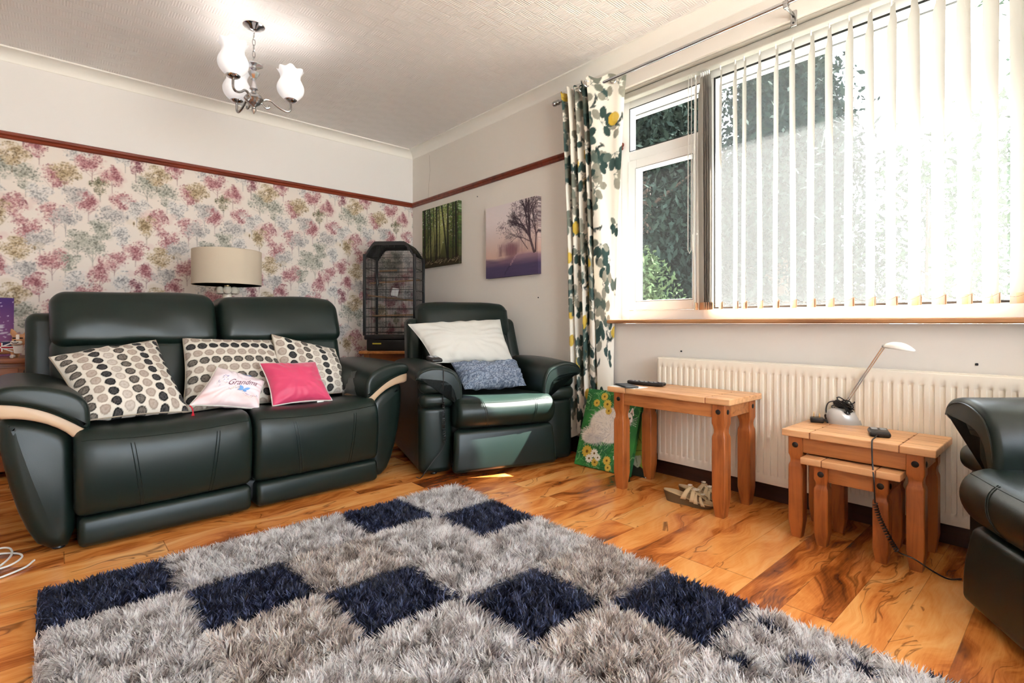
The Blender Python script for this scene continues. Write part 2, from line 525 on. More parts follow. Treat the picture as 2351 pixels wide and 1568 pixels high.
def paint_tree(p, x, y, w, h, cols, leaf, n, trunk, dens=1.0, shape=0):
    """a little printed tree: foot at (x, y), full speckled crown over a short pale trunk"""
    th = h * .26
    cy = y + th + (h - th) * .5
    p.line(x, y, x + random.uniform(-1, 1), y + th + (h - th) * .45, 1.1, trunk, .6)
    for k in range(4):
        b = random.uniform(-.36, .36)
        p.line(x, y + th * random.uniform(.6, 1.1), x + b * w, y + th + (h - th) * random.uniform(.1, .45), .8, trunk, .45)
    cl = [(random.gauss(0, .21), random.gauss(0, .22)) for _ in range(11)]
    for (a, b) in cl: p.ell(x + a * w, cy + b * (h - th), w * .15, w * .13, cols[0], .38, soft=3)
    for i in range(n):
        c0 = random.choice(cl)
        ox = max(-.5, min(.5, c0[0] + random.gauss(0, .11))); oy = max(-.5, min(.5, c0[1] + random.gauss(0, .11)))
        if ox * ox + oy * oy > .27: continue
        if shape == 1: ox *= (1 - .7 * (oy + .5))
        t = i / n
        c = cols[0] if t < .3 else (cols[1] if t < .84 else cols[2])
        r = leaf * random.uniform(.5, 1.25) * (1.6 if t < .3 else 1)
        p.ell(x + ox * w, cy + oy * (h - th), r, r * random.uniform(.6, 1), jit(c, .1), (.42 if t < .3 else .72) * dens, random.uniform(0, 3))

# ================================================================== THE ROOM
CEIL = 2.575
OY0, OY1, OZ0, OZ1 = -4.95, -2.423, .878, 2.356          # window opening
m = MB(); box(m, -4.0, .3, -6.4, .2, -.12, 0.0); struct('floor', m, 'laminate', smooth=False)
m = MB(); box(m, -4.2, .3, -6.6, .2, CEIL, CEIL + .18); struct('ceiling', m, 'ceiling_paper', smooth=False)
m = MB(); box(m, -4.2, 0, 0, .2, 0, CEIL); wall_back = struct('wall_back', m, 'paint_cream', smooth=False)
m = MB()
box(m, 0, .3, OY1, .2, 0, CEIL); box(m, 0, .3, -6.4, OY0, 0, CEIL)
box(m, 0, .3, OY0, OY1, 0, OZ0); box(m, 0, .3, OY0, OY1, OZ1, CEIL)
wall_right = struct('wall_right', m, 'paint_beige', smooth=False)
m = MB(); box(m, -4.2, -4.0, -6.4, 0, 0, CEIL); struct('wall_left', m, 'paint_cream', smooth=False)
m = MB()
PX0, PX1, PZ1 = -2.8, -.2, 2.42                          # unseen garden doors behind the camera, added and sized for fill daylight
box(m, -4.2, PX0, -6.6, -6.4, 0, CEIL); box(m, PX1, .3, -6.6, -6.4, 0, CEIL); box(m, PX0, PX1, -6.6, -6.4, PZ1, CEIL)
struct('wall_front', m, 'paint_cream', smooth=False)
m = MB()
for x in (PX0, (PX0 + PX1) / 2 - .04, PX1 - .08): box(m, x, x + .08, -6.54, -6.47, 0, PZ1)
box(m, PX0, PX1, -6.54, -6.47, PZ1 - .08, PZ1); box(m, PX0, PX1, -6.54, -6.47, 0, .07)
d1 = struct('door_1', m, 'upvc', smooth=False)
m = MB(); box(m, PX0 + .08, PX1 - .08, -6.508, -6.502, .07, PZ1 - .08); build('pane', m, 'glass_clear', d1, smooth=False)

# coving, picture rail, skirting
cv = [(0, 0), (0, -.068)]
for i in range(9):
    a = PI / 2 * i / 8
    cv.append((-.004 - .078 * (1 - math.cos(a)), -.064 + .054 * math.sin(a)))
cv += [(-.086, -.010), (-.092, -.010), (-.092, 0)]
m = MB(); prism(m, [(y, CEIL + z) for y, z in cv], -4.0, 0, plane='yz', fn=lambda x, y, z: (x + (y if x > -1 else 0), y, z)); struct('trim_1', m, 'paint_white', sharp=25)
m = MB(); prism(m, [(x, CEIL + z) for x, z in cv], -6.4, 0, plane='xz', fn=lambda x, y, z: (x, y + (x if y > -1 else 0), z)); struct('trim_2', m, 'paint_white', sharp=25)
pr_ = [(0, 2.027), (-.012, 2.027), (-.016, 2.034), (-.014, 2.045), (-.022, 2.054), (-.022, 2.066), (-.016, 2.073), (0, 2.073)]
m = MB(); prism(m, pr_, -4.0, 0, plane='yz', fn=lambda x, y, z: (x + (y if x > -1 else 0), y, z)); struct('trim_3', m, 'mahogany', sharp=25)
m = MB(); prism(m, pr_, OY1, 0, plane='xz', fn=lambda x, y, z: (x, y + (x if y > -1 else x), z))
prism(m, [(OY1 + a, z) for a, z in pr_], -.02, .138, plane='yz'); struct('trim_4', m, 'mahogany', sharp=25)
m = MB(); box(m, -4.0, 0, -.016, 0, 0, .11); struct('baseboard_back', m, 'skirting_wood', smooth=False)
m = MB(); box(m, -.016, 0, -6.4, -.016, 0, .11); struct('baseboard_right', m, 'skirting_wood', smooth=False)

# ------------------------------------------------------------------ wallpaper below the rail
def make_wallpaper():
    PXM = 250                                              # points per metre
    p = Paint(188, 220, rgb(228, 217, 207), wrap=True)
    pal = {
        'rose': (rgb(216, 170, 166), rgb(188, 118, 122), rgb(138, 68, 80)),
        'sage': (rgb(196, 193, 178), rgb(162, 162, 146), rgb(110, 112, 98)),
        'straw': (rgb(214, 194, 158), rgb(184, 156, 108), rgb(120, 96, 62)),
        'silver': (rgb(210, 203, 198), rgb(184, 178, 174), rgb(130, 126, 126)),
        'plum': (rgb(208, 160, 160), rgb(158, 88, 100), rgb(104, 48, 62)),
        'white': (rgb(228, 221, 214), rgb(208, 203, 198), rgb(140, 136, 136)),
        'olive': (rgb(212, 192, 166), rgb(140, 132, 96), rgb(82, 82, 58)),
    }
    bgc = np.array(rgb(228, 217, 207))
    def mute(c, k): 
        c = np.array(c); g = c.mean(); return tuple((c * (1 - .22) + g * .22) * (1 - k) + bgc * k)
    pal = {k: (mute(v[0], .18), mute(v[1], .06), mute(v[2], .0)) for k, v in pal.items()}
    kinds = ['straw', 'rose', 'sage', 'plum', 'silver', 'rose', 'olive', 'white', 'straw', 'sage', 'rose', 'silver']
    todo = []
    for i in range(6):
        for j in range(6):
            todo.append((j * 36.7 + (0, 20, 8, 27, 14, 31)[i] + random.uniform(-5, 5), (i + .5) * 31.3 + (7 if j % 2 else -7) + random.uniform(-3, 3), kinds[(i * 5 + j * 7 + (i * j) % 3) % 12]))
    for y, x, k in sorted(todo, reverse=True):
        narrow = k in ('plum', 'olive')
        paint_tree(p, x, y, random.uniform(24, 29) if narrow else random.uniform(37, 47), random.uniform(46, 54), pal[k], 1.15, 400 if narrow else 640, jit(pal[k][2], .1), 1.0, 1 if (k == 'rose' and random.random() < .4) else 0)
    W, H = 3.4, 2.03
    nx, ny = int(W * PXM) + 1, int(H * PXM) + 1
    xs = -W + np.arange(nx) / PXM; zs = np.arange(ny) / PXM
    V = np.zeros((ny, nx, 3), np.float32); V[..., 0] = xs[None, :]; V[..., 1] = -.0015; V[..., 2] = zs[:, None]
    c = p.a[np.ix_(np.arange(ny) % 220, np.arange(nx) % 188)].copy()
    V = V.reshape(-1, 3); V[:, 0] = np.minimum(V[:, 0], -.0015)
    build_np('wallpaper', V, [grid_faces(nx, ny)], 'wallpaper_print', wall_back, c.reshape(-1, 3))
make_wallpaper()
# fine crack in the plaster of the window wall, old screw holes
m = MB(); tube(m, [(0, -.305, 2.48), (0, -.31, 2.40), (0, -.318, 2.33), (0, -.306, 2.27), (0, -.296, 2.2), (0, -.292, 2.12), (0, -.285, 2.08)], .0012, 5)
build('plaster_crack', m, 'piping_grey', wall_right)
for y, z in ((-1.05, 1.95), (-.78, 1.71), (-1.78, 1.07), (-2.94, .72), (-4.2, .72)):
    m = MB(); rbox(m, -.004, .002, y - .005, y + .005, z - .005, z + .005, .0045, 2); build('screw_hole', m, 'gasket', wall_right)

# ------------------------------------------------------------------ window
FX0, FX1, FZ0, FZ1 = .14, .21, .902, 2.332
def ring(mb, x0, x1, ya, yb, za, zb, w, w2=None):
    w2 = w2 or w
    rbox(mb, x0, x1, ya, ya + w, za, zb, .004, 2); rbox(mb, x0, x1, yb - w, yb, za, zb, .004, 2)
    rbox(mb, x0, x1, ya + w, yb - w, za, za + w2, .004, 2); rbox(mb, x0, x1, ya + w, yb - w, zb - w2, zb, .004, 2)
m = MB()
rbox(m, FX0, FX1, OY1 - .062, OY1, FZ0, FZ1, .004, 2); rbox(m, FX0, FX1, OY0, OY0 + .062, FZ0, FZ1, .004, 2)
rbox(m, FX0, FX1, OY0 + .062, OY1 - .062, FZ0, FZ0 + .06, .004, 2); rbox(m, FX0, FX1, OY0 + .062, OY1 - .062, FZ1 - .05, FZ1, .004, 2)
for y in (-3.062, -4.37): rbox(m, FX0, FX1, y, y + .066, FZ0 + .06, FZ1 - .05, .004, 2)
for ya, yb in ((-2.996, OY1 - .062), (OY0 + .062, -4.37)): rbox(m, FX0, FX1, ya, yb, 1.936, 2.0, .004, 2)
box(m, .15, .3, OY0, OY1, FZ1, OZ1)
win = struct('window_1', m, 'upvc')
for ya, yb in ((-2.996, -2.485), (-4.888, -4.37)):
    m = MB(); ring(m, FX0 - .012, FX1 - .01, ya, yb, .964, 1.934, .062); cs = build('casement_sash', m, 'upvc', win)
    m = MB(); ring(m, FX0 - .0125, FX0 - .008, ya + .054, yb - .054, 1.018, 1.880, .0035); build('gasket', m, 'gasket', cs, smooth=False)
    m = MB(); box(m, .165, .185, ya + .05, yb - .05, 1.012, 1.886); build('pane', m, 'glass_clear', cs, smooth=False)
    m = MB(); ring(m, FX0 - .001, FX0 + .003, ya + .0, yb - .0, 2.0, 2.283, .006); build('gasket', m, 'gasket', win, smooth=False)
    m = MB(); box(m, .165, .185, ya, yb, 2.0, 2.283); build('pane', m, 'glass_clear', win, smooth=False)
    hy = ya + .028 if ya > -4 else yb - .028
    m = MB(); rbox(m, .118, .129, hy - .014, hy + .014, 1.33, 1.42, .005, 3)
    tube(m, [(.12, hy, 1.40), (.098, hy, 1.40), (.09, hy, 1.385), (.092, hy, 1.34), (.094, hy, 1.29)], [.008, .008, .009, .009, .007], 8)
    build('handle', m, 'upvc', cs)
m = MB(); ring(m, FX0 - .001, FX0 + .004, -4.304, -3.062, .962, 2.282, .011); build('gasket', m, 'gasket', win, smooth=False)
m = MB(); box(m, .165, .185, -4.304, -3.062, .962, 2.282); build('pane', m, 'glass_dusty', win, smooth=False)
m = MB()
prism(m, smooth_poly([(.142, .880), (.142, .902), (-.05, .902), (-.066, .9), (-.066, .880), (-.05, .878)], 1), OY0, OY1 + .012, plane='xz'); build('windowsill', m, 'sill_wood', win)

# eave and roof outside, garden ground
m = MB(); box(m, .3, .525, -9, 3, 2.410, 2.425); box(m, .525, .545, -9, 3, 2.389, 2.60); box(m, .3, .545, -9, 3, 2.58, 2.60); ev = struct('trim_5', m, 'paint_white', smooth=False)
m = MB(); box(m, .518, .525, -9, 3, 2.403, 2.410); build('gap_strip', m, 'gasket', ev, smooth=False)
m = MB(); prism(m, [(.60, 2.60), (.60, 2.66), (-2.0, 4.1), (-4.9, 2.72), (-4.9, 2.66), (-2.0, 4.0)], -9, 3, plane='xz'); struct('roof', m, 'pine_dark', smooth=False)  # unseen roof slab, put in to keep the sun off the ceiling
m = MB(); box(m, -20, 40, -30, 30, -.32, -.22); struct('ground', m, 'patio', smooth=False)
m = MB(); box(m, -12, 6, -16, -6.6, -.22, -.10); struct('path', m, 'bounce_pale', smooth=False)   # unseen pale slab, added to bounce light through the doors onto the ceiling

# ------------------------------------------------------------------ vertical blind
bl = empty('vertical_blind', (0, 0, 0))
tag(bl, 'white vertical slat blind hanging across the window, slats half turned', 'blind')
m = MB(); rbox(m, .045, .102, -4.93, -2.44, 2.306, 2.344, .008, 3); build('headrail', m, 'rail_alu', bl)
m = MB(); rbox(m, .02, .14, -4.93, -2.44, 2.346, 2.356, .002, 2); build('top_batten', m, 'rail_alu', bl)
SLY = [-2.984, -3.018, -3.030, -3.042, -3.054, -3.066, -3.131, -3.214, -3.262, -3.343, -3.424, -3.505, -3.588, -3.667, -3.748, -3.830, -3.910, -3.990, -4.072, -4.152, -4.232, -4.312, -4.392, -4.472, -4.552, -4.632, -4.712, -4.79, -4.87]
def slat(y, ang):
    w = .0445; n = 8; ca, sa = math.cos(ang), math.sin(ang)
    zs = [.956, .962, 1.004] + [1.004 + (2.2 - 1.004) * i / 8 for i in range(1, 9)] + [2.235, 2.27, 2.285]
    vs = []; fs = []
    for z in zs:
        k = 1.0
        if z > 2.2: k = {2.235: .62, 2.27: .5, 2.285: .42}[z]
        for i in range(n + 1):
            t = (i / n * 2 - 1) * w * k
            b = .005 * (1 - (t / w) ** 2) + .0025 * math.sin(z * 3 + y * 40)
            vs.append((.078 + t * ca + b * sa, y + t * sa - b * ca, z))
    for j in range(len(zs) - 1):
        for i in range(n): fs.append((j * (n + 1) + i, j * (n + 1) + i + 1, (j + 1) * (n + 1) + i + 1, (j + 1) * (n + 1) + i))
    q = MB(); q.add(vs, fs); return q
for i, y in enumerate(SLY):
    if i == 0: a = R(20)
    elif i < 6: a = R(46)
    else: a = R(37 + random.uniform(-2.5, 2.5))
    s = build('slat', slat(y, a), 'slat_cloth', bl)
    q = MB(); ca, sa = math.cos(a), math.sin(a)
    rbox(q, -.042, .042, -.0016, .0016, .957, .998, .0012, 2); q.map(lambda x, yy, z: (.078 + x * ca - yy * sa + .006 * sa, y + x * sa + yy * ca - .006 * ca, z)); build('bottom_weight', q, 'weight_tan', s)
    q = MB(); tube(q, [(.078, y, 2.28), (.078, y, 2.31)], .004, 6); build('hanger', q, 'upvc', s)
m = MB()
for a, b in zip(SLY[5:-1], SLY[6:]):
    for sx in (-.034,):
        pts = []
        for i in range(9):
            t = i / 8
            pts.append((.078 + sx - .004, a + (b - a) * t - .03, .998 - .018 * math.sin(PI * t)))
        for p in pts[:-1]: lathe(m, [(.0001, -.0013), (.0013, 0), (.0001, .0013)], 5, p)
        tube(m, pts, .0005, 4)
build('bead_chain', m, 'piping_grey', bl)
m = MB(); tube(m, [(.05, -2.955, 2.30), (.046, -2.955, 1.3), (.046, -2.965, 1.28), (.046, -2.975, 1.3), (.05, -2.975, 2.30)], .0022, 6); build('pull_cord', m, 'slat_cloth', bl)

# ------------------------------------------------------------------ curtain, pole
pole = empty('curtain_pole', (-.1, -3.5, 2.39)); tag(pole, 'slim chrome curtain pole above the window with barrel finial', 'curtain pole')
m = MB(); tube(m, [(0, 1.42, 0), (0, -1.9, 0)], .011, 12); build('rod', m, 'chrome', pole)
m = MB(); lathe(m, [(.001, 0), (.016, .002), (.018, .01), (.018, .022), (.013, .026), (.013, .032), (.018, .036), (.018, .05), (.012, .056), (.011, .064)], 16); m.xf(Matrix.Translation((0, 1.47, 0)) @ Matrix.Rotation(R(90), 4, 'X')); build('finial', m, 'steel', pole)
for yy in (-.04, 1.36, -1.45):
    m = MB(); rbox(m, .088, .0995, yy - .014, yy + .014, -.075, .0, .003, 2)
    rbox(m, .0, .09, yy - .004, yy + .004, -.03, -.012, .003, 2); tube(m, [(0, yy - .012, -.003), (0, yy + .012, -.003)], .015, 12)
    rbox(m, -.013, .013, yy - .01, yy + .01, -.028, -.008, .003, 2)
    br = build('bracket', m, 'steel', pole)
    for z in (-.03, -.06):
        q = MB(); lathe(q, [(.0001, .003), (.004, .002), (.005, 0)], 8); q.xf(Matrix.Translation((.087, yy, z)) @ Matrix.Rotation(R(-90), 4, 'Y')); build('screw', q, 'gasket', br)

def spline(pts, n):
    P = [Vector(p) for p in pts]; P = [P[0] * 2 - P[1]] + P + [P[-1] * 2 - P[-2]]
    out = []
    for i in range(1, len(P) - 2):
        for k in range(n):
            t = k / n; a, b, c, d = P[i - 1], P[i], P[i + 1], P[i + 2]
            out.append(.5 * ((2 * b) + (c - a) * t + (2 * a - 5 * b + 4 * c - d) * t * t + (3 * b - a - 3 * c + d) * t ** 3))
    out.append(P[-2]); return out
def make_curtain():
    top = [(-.07, -2.125), (-.135, -2.135), (-.15, -2.15), (-.06, -2.165), (-.06, -2.178), (-.145, -2.195), (-.15, -2.208), (-.06, -2.222), (-.06, -2.238), (-.145, -2.255), (-.15, -2.27), (-.06, -2.285), (-.05, -2.3), (-.14, -2.315), (-.155, -2.33), (-.14, -2.345), (-.05, -2.35), (-.045, -2.365), (-.16, -2.37), (-.165, -2.39), (-.145, -2.43), (-.11, -2.47), (-.075, -2.52), (-.06, -2.565), (-.03, -2.59)]
    bot = [(-.02 + (x_ + .02) * .62, y_) for x_, y_ in [(-.09, -2.185), (-.15, -2.19), (-.16, -2.205), (-.09, -2.215), (-.08, -2.23), (-.145, -2.24), (-.15, -2.255), (-.08, -2.265), (-.07, -2.28), (-.13, -2.295), (-.14, -2.31), (-.07, -2.32), (-.055, -2.33), (-.115, -2.345), (-.12, -2.36), (-.1, -2.37), (-.045, -2.375), (-.04, -2.385), (-.105, -2.395), (-.11, -2.41), (-.1, -2.43), (-.085, -2.445), (-.07, -2.46), (-.06, -2.472), (-.045, -2.485)]]
    A = spline([(p[0], p[1], 0) for p in top], 8); B = spline([(p[0], p[1], 0) for p in bot], 8)
    nu = len(A); nv = 420
    Z0, Z1 = .14, 2.425
    V = np.zeros((nv, nu, 3), np.float32)
    L = [0.0]
    for i in range(1, nu): L.append(L[-1] + (A[i] - A[i - 1]).length)
    for j in range(nv):
        t = j / (nv - 1); k = (1 - t) ** .62 if t < 1 else 0
        for i in range(nu):
            q = A[i].lerp(B[i], min(1, k * 1.05))
            wob = .012 * math.sin(t * 5 + i * .13) * (1 - abs(2 * t - 1)) + .006 * math.sin(t * 17 + i * .05) * k
            z = Z0 + (Z1 - Z0) * t
            if t > .985: z += 0.012 * math.sin(i * .3)
            V[j, i] = (q.x + wob * .7, q.y + wob, z - .02 * k * math.sin(i * .11))
    PW, PH = int(L[-1] * 330), int((Z1 - Z0) * 330)
    p = Paint(PW, PH, rgb(238, 232, 218))
    greens = [rgb(52, 74, 70), rgb(66, 88, 84), rgb(92, 106, 98), rgb(120, 124, 112), rgb(148, 146, 132)]
    def leafc(x, y, a, s):
        c = random.choice(greens); n = random.randint(3, 5)
        for k in range(n):
            aa = a + (k - n / 2) * .75 + random.uniform(-.2, .2); d = s * .9
            p.line(x, y, x + math.cos(aa) * d, y + math.sin(aa) * d, 1.5, greens[2], .8)
            cx, cy = x + math.cos(aa) * d, y + math.sin(aa) * d
            c2 = random.choice([c, c, greens[random.randint(0, 4)]])
            for q in range(7):
                f = q / 6
                p.ell(cx + math.cos(aa) * s * (f - .5) * .8, cy + math.sin(aa) * s * (f - .5) * .8, s * .36 * math.sin(PI * (.12 + .8 * f)), s * .36 * math.sin(PI * (.12 + .8 * f)), jit(c2, .08), .9)
    n = int(PW * PH / 1450)
    for i in range(n):
        x = random.uniform(0, PW); y = (i + random.random()) * PH / n
        if i % 6 == 3:
            p.ell(x, y, 12, 15, rgb(206, 172, 62), .95, random.uniform(0, 3)); p.ell(x + 3, y + 3, 7, 9, rgb(222, 192, 92), .6)
        else: leafc(x, y, random.uniform(0, 2 * PI), random.uniform(18, 28))
        if i % 3 == 0:
            a = random.uniform(0, 6.28)
            for k in range(4): p.ell(x + 40 * math.cos(a) + k * 7 * math.cos(a + 1), y + 40 * math.sin(a) + k * 7 * math.sin(a + 1), 8, 2.5, rgb(40, 56, 54), .9, a + .6 * k)
    u = np.repeat((np.array(L) / L[-1])[None, :], nv, 0); v = np.repeat((np.arange(nv) / (nv - 1))[:, None], nu, 1)
    c = p.sample(u, v)
    r = empty('curtain', (-.1, -2.36, .14)); tag(r, 'cream curtain printed with grey green leaves and yellow fruit, drawn aside', 'curtain')
    V -= np.array([-.1, -2.36, .14], np.float32)
    o = build_np('drape', V.reshape(-1, 3), [grid_faces(nu, nv)], 'curtain_print', r, c.reshape(-1, 3), smooth=True)
    md = o.modifiers.new('thick', 'SOLIDIFY'); md.thickness = .003
    for i in (25, 68, 104, 150, 176):
        q = A[i]
        m = MB(); pts = [(0, .019 * math.cos(k * PI / 8), .019 * math.sin(k * PI / 8)) for k in range(16)]
        tube(m, pts, .0045, 6, closed=True); m.xf(Matrix.Translation((q.x + .1 - (.008 if i > 170 else 0), q.y + 2.36, 2.39 - .14)) @ Matrix.Rotation(R(70 if i < 170 else 35), 4, 'Z')); build('eyelet', m, 'steel', r)
make_curtain()

# ------------------------------------------------------------------ radiator
def make_radiator():
    y0, y1, z0, z1 = -4.44, -2.844, .1, .683
    r = empty('radiator', (-.06, (y0 + y1) / 2, z0)); tag(r, 'long cream panel radiator with vertical flutes under the windowsill', 'radiator')
    T = Matrix.Translation((.06, -(y0 + y1) / 2, -z0))
    P_ = .0335; n = int((y1 - y0 - .03) / P_)
    ys = [y1]; d = []
    ys = [y1, y1 - .004, y1 - .012]; ds = [.006, .001, 0]
    yy = y1 - .016
    for i in range(n):
        for f, q in ((0, 0), (.1, 0), (.2, 1), (.55, 1), (.66, 0), (.83, 0)):
            ys.append(yy - f * P_); ds.append(q)
        yy -= P_
    ys += [y0 + .004, y0]; ds += [0, .006]
    zs = [z0, z0 + .003, z0 + .016, z0 + .036, z0 + .044, z0 + .054] + [z0 + .054 + (z1 - .056 - z0 - .054) * i / 6 for i in range(1, 7)] + [z1 - .048, z1 - .04, z1 - .014, z1 - .003, z1]
    def ev(z):
        if z < z0 + .036 or z > z1 - .041: return 0
        if z < z0 + .05: return (z - z0 - .036) / .014
        if z > z1 - .054: return (z1 - .041 - z) / .013
        return 1
    vs = []
    for z in zs:
        e = ev(z); ex = .006 if z in (z0, z1) else (.001 if z in (zs[1], zs[-2]) else 0)
        for y, q in zip(ys, ds):
            vs.append((-.1 + max(ex, q if q < .9 and q > 0 else 0) + (.0085 * e if q == 1 else 0), y, z))
    m = MB(); w = len(ys)
    m.add(vs, [(j * w + i, j * w + i + 1, (j + 1) * w + i + 1, (j + 1) * w + i) for j in range(len(zs) - 1) for i in range(w - 1)])
    m.xf(T); build('front_panel', m, 'radiator_enamel', r, sharp=50)
    m = MB(); box(m, -.094, -.084, y0 + .002, y1 - .002, z0 + .002, z1 - .002); rbox(m, -.04, -.03, y0 + .002, y1 - .002, z0, z1, .003, 2)
    m.xf(T); build('back_panel', m, 'radiator_enamel', r)
    m = MB()
    for x0, x1 in ((-.086, -.076), (-.05, -.034)): box(m, x0, x1, y0, y1, z1 - .012, z1 + .003)
    k = int((y1 - y0) / .012)
    for i in range(k): box(m, -.076, -.05, y1 - .006 - i * .012, y1 - .0 - i * .012, z1 - .012, z1 + .001)
    m.xf(T); build('top_grille', m, 'radiator_enamel', r, smooth=False)
    for y in (y0, y1 - .003):
        m = MB(); rbox(m, -.085, -.032, y, y + .004, z0 + .03, z1 + .001, .0015, 2); m.xf(T); build('side_cover', m, 'radiator_enamel', r)
    for y in (y1 - .25, y0 + .25):
        m = MB(); box(m, -.034, -.001, y - .02, y + .02, z0 + .1, z1 - .1); m.xf(T); build('wall_bracket', m, 'radiator_enamel', r, smooth=False)
make_radiator()

# ================================================================== SOFA
def mirx(mb): return mb.map(lambda x, y, z: (-x, y, z))
def seam_tube(mb, pts, r=.0022): tube(mb, pts, r, 5)
def seat_block(x0, x1, prof, smile=.012, crown=.006):
    """upholstered seat: side outline in (y, z), pulled in at both ends"""
    m = MB(); W = x1 - x0
    def fn(x, y, z):
        u = (x - x0) / W * 2 - 1
        f = max(0, min(1, (z - .3) / .12)) * max(0, min(1, (.35 - y) / .3))
        e = max(0, abs(u) - .8) / .2
        return (x, y - .012 * (1 - u * u) * (1 if y < .1 else 0), z + f * (smile * (u * u - .5)) - .006 * e * e * f)
    prism(m, smooth_poly(prof, 2), x0, x1, r=.03, k=4, seg=14, plane='yz', fn=fn)
    return m, fn
def front_on(prof, z):
    """front-most y of the side outline at height z"""
    p = smooth_poly(prof, 2); best = 9
    for a, b in zip(p, p[1:] + p[:1]):
        if (a[1] - z) * (b[1] - z) <= 0 and abs(a[1] - b[1]) > 1e-9:
            t = (z - a[1]) / (b[1] - a[1]); best = min(best, a[0] + (b[0] - a[0]) * t)
    return best

def make_sofa():
    s = empty('sofa', (-1.98, -1.83, 0), R(2)); tag(s, 'dark green leather two seat recliner sofa with tan arm trims', 'sofa')
    # arms
    panel = smooth_poly([(-.628, .012), (-.632, .30), (-.636, .425), (-.668, .468), (-.725, .503), (-.79, .525), (-.846, .53), (-.85, .46), (-.828, .31), (-.785, .13), (-.73, .012)], 1)
    trim = smooth_poly([(-.603, .452), (-.634, .428), (-.672, .470), (-.73, .506), (-.795, .528), (-.853, .533), (-.862, .56), (-.858, .60), (-.79, .592), (-.72, .564), (-.655, .52), (-.606, .482)], 1)
    pad = smooth_poly([(-.592, .462), (-.588, .50), (-.592, .56), (-.625, .602), (-.69, .632), (-.77, .65), (-.845, .648), (-.872, .62), (-.862, .586), (-.79, .574), (-.72, .546), (-.655, .502), (-.61, .464)], 2)
    for sg in (1, -1):
        m = MB(); prism(m, panel, -.005, .86, r=.045, k=5, seg=6, fn=lambda x, y, z: (x, y + .03 * max(0, z - .0) - .012 * math.sin(PI * min(1, z / .53)), z))
        if sg < 0: mirx(m)
        a = build('arm', m, 'leather', s, sharp=50)
        m = MB(); prism(m, trim, -.022, .40, r=.014, k=3, seg=4)
        if sg < 0: mirx(m)
        build('arm_trim', m, 'leather_tan', a, sharp=50)['label'] = 'tan leather strip under the arm pad'
        m = MB(); prism(m, pad, -.032, .80, r=.022, k=5, seg=8, fn=lambda x, y, z: (x, y, z + .012 * math.sin(PI * min(1, max(0, y) / .8)) - (.05 * max(0, y - .55))))
        if sg < 0: mirx(m)
        b = build('arm_pad', m, 'leather', a, sharp=60)
        q = MB(); e = [(-.855, -.020, .590), (-.79, -.03, .580), (-.72, -.03, .552), (-.655, -.03, .509), (-.605, -.026, .468), (-.59, -.02, .462)]
        seam_tube(q, [(x, y - .002, z) for x, y, z in smooth_poly(e, 2, False)], .003)
        if sg < 0: mirx(q)
        build('piping', q, 'leather', b)
    # seats and foot rests
    prof = [(-.02, .130), (-.066, .136), (-.082, .22), (-.088, .32), (-.08, .40), (-.05, .452), (.01, .470), (.15, .462), (.35, .442), (.62, .43), (.66, .40), (.66, .125)]
    for (x0, x1) in ((-.64, -.006), (.002, .645)):
        m, fn = seat_block(x0, x1, prof, .016)
        W = x1 - x0
        for uu, lean in ((.27, .035), (.76, -.03)):
            for d in (0, .012):
                pts = []
                for i in range(15):
                    z = .14 + (.405 - .14) * i / 14; x = x0 + W * uu + d + lean * (1 - i / 14)
                    pts.append(fn(x, front_on(prof, z) - .0012, z))
                seam_tube(m, pts, .0018)
        pts = []
        for i in range(25):
            u = .03 + .94 * i / 24; z = .425
            pts.append(fn(x0 + W * u, front_on(prof, z) - .0008, z))
        seam_tube(m, pts, .002)
        build('seat_cushion', m, 'leather', s, sharp=60)
        m = MB(); rbox(m, x0 + .012, x1 - .004, -.066, .05, .012, .128, .022, 4, (6, 2, 2), lambda x, y, z: (x, y - .008 * math.sin(PI * (z - .012) / .106), z)); build('footrest', m, 'leather', s, sharp=60)
    # backs
    for (x0, x1) in ((-.690, -.010), (.004, .690)):
        xc = (x0 + x1) / 2; w = (x1 - x0) / 2
        def lean(x, y, z, xc=xc, w=w):
            u = (x - xc) / w
            return (x - .02 * u * max(0, z - .75) * 0, y + .30 * (z - .45) - .02 * (1 - u * u) * (1 if y < .6 else 0), z - .012 * u * u * (1 if z > .9 else 0))
        m = MB(); rbox(m, x0 + .0, x1 - .0, .40, .60, .42, .82, .06, 4, (6, 2, 4), lean); build('backrest', m, 'leather', s, sharp=70)
        def roll(x, y, z, xc=xc, w=w):
            u = (x - xc) / w; t = (z - .77) / .27
            return (x, y + .30 * (z - .45) - .026 * math.sin(PI * max(0, min(1, t * 1.1 + .0))) * (1 - .5 * u * u) + .012 * noise.noise(Vector((x * 6, z * 9, 1))), z - .016 * (u ** 4) * t + .006 * math.sin(3 * u + xc) * t - .03 * max(0, -u * (1 if xc < 0 else -1)) * (1 - t) * 0)
        m = MB(); rbox(m, x0, x1, .365, .60, .765, 1.040, .058, 5, (10, 2, 6), roll)
        q = m
        for sx in (x0 + .015, x1 - .015):
            seam_tube(q, [roll(sx, .40 + .0 * i, z) for i, z in enumerate((.83, .88, .93, .98))], .002)
        build('headrest', q, 'leather', s, sharp=70)
    m = MB(); rbox(m, -.772, .772, .70, .88, .06, .93, .045, 4, (2, 2, 6), lambda x, y, z: (x * (1 - .0 * z), y + .14 * max(0, z - .5), z)); build('back_frame', m, 'leather', s, sharp=60)
    m = MB(); rbox(m, -.625, .625, .0, .72, .03, .14, .02, 2); build('base', m, 'black_metal', s)
    for x in (-.68, .68):
        for y in (.06, .76):
            m = MB(); lathe(m, [(.02, 0), (.022, .004), (.018, .016)], 12, (x, y, 0)); build('foot', m, 'black_plastic', s)
    return s
sofa = make_sofa()
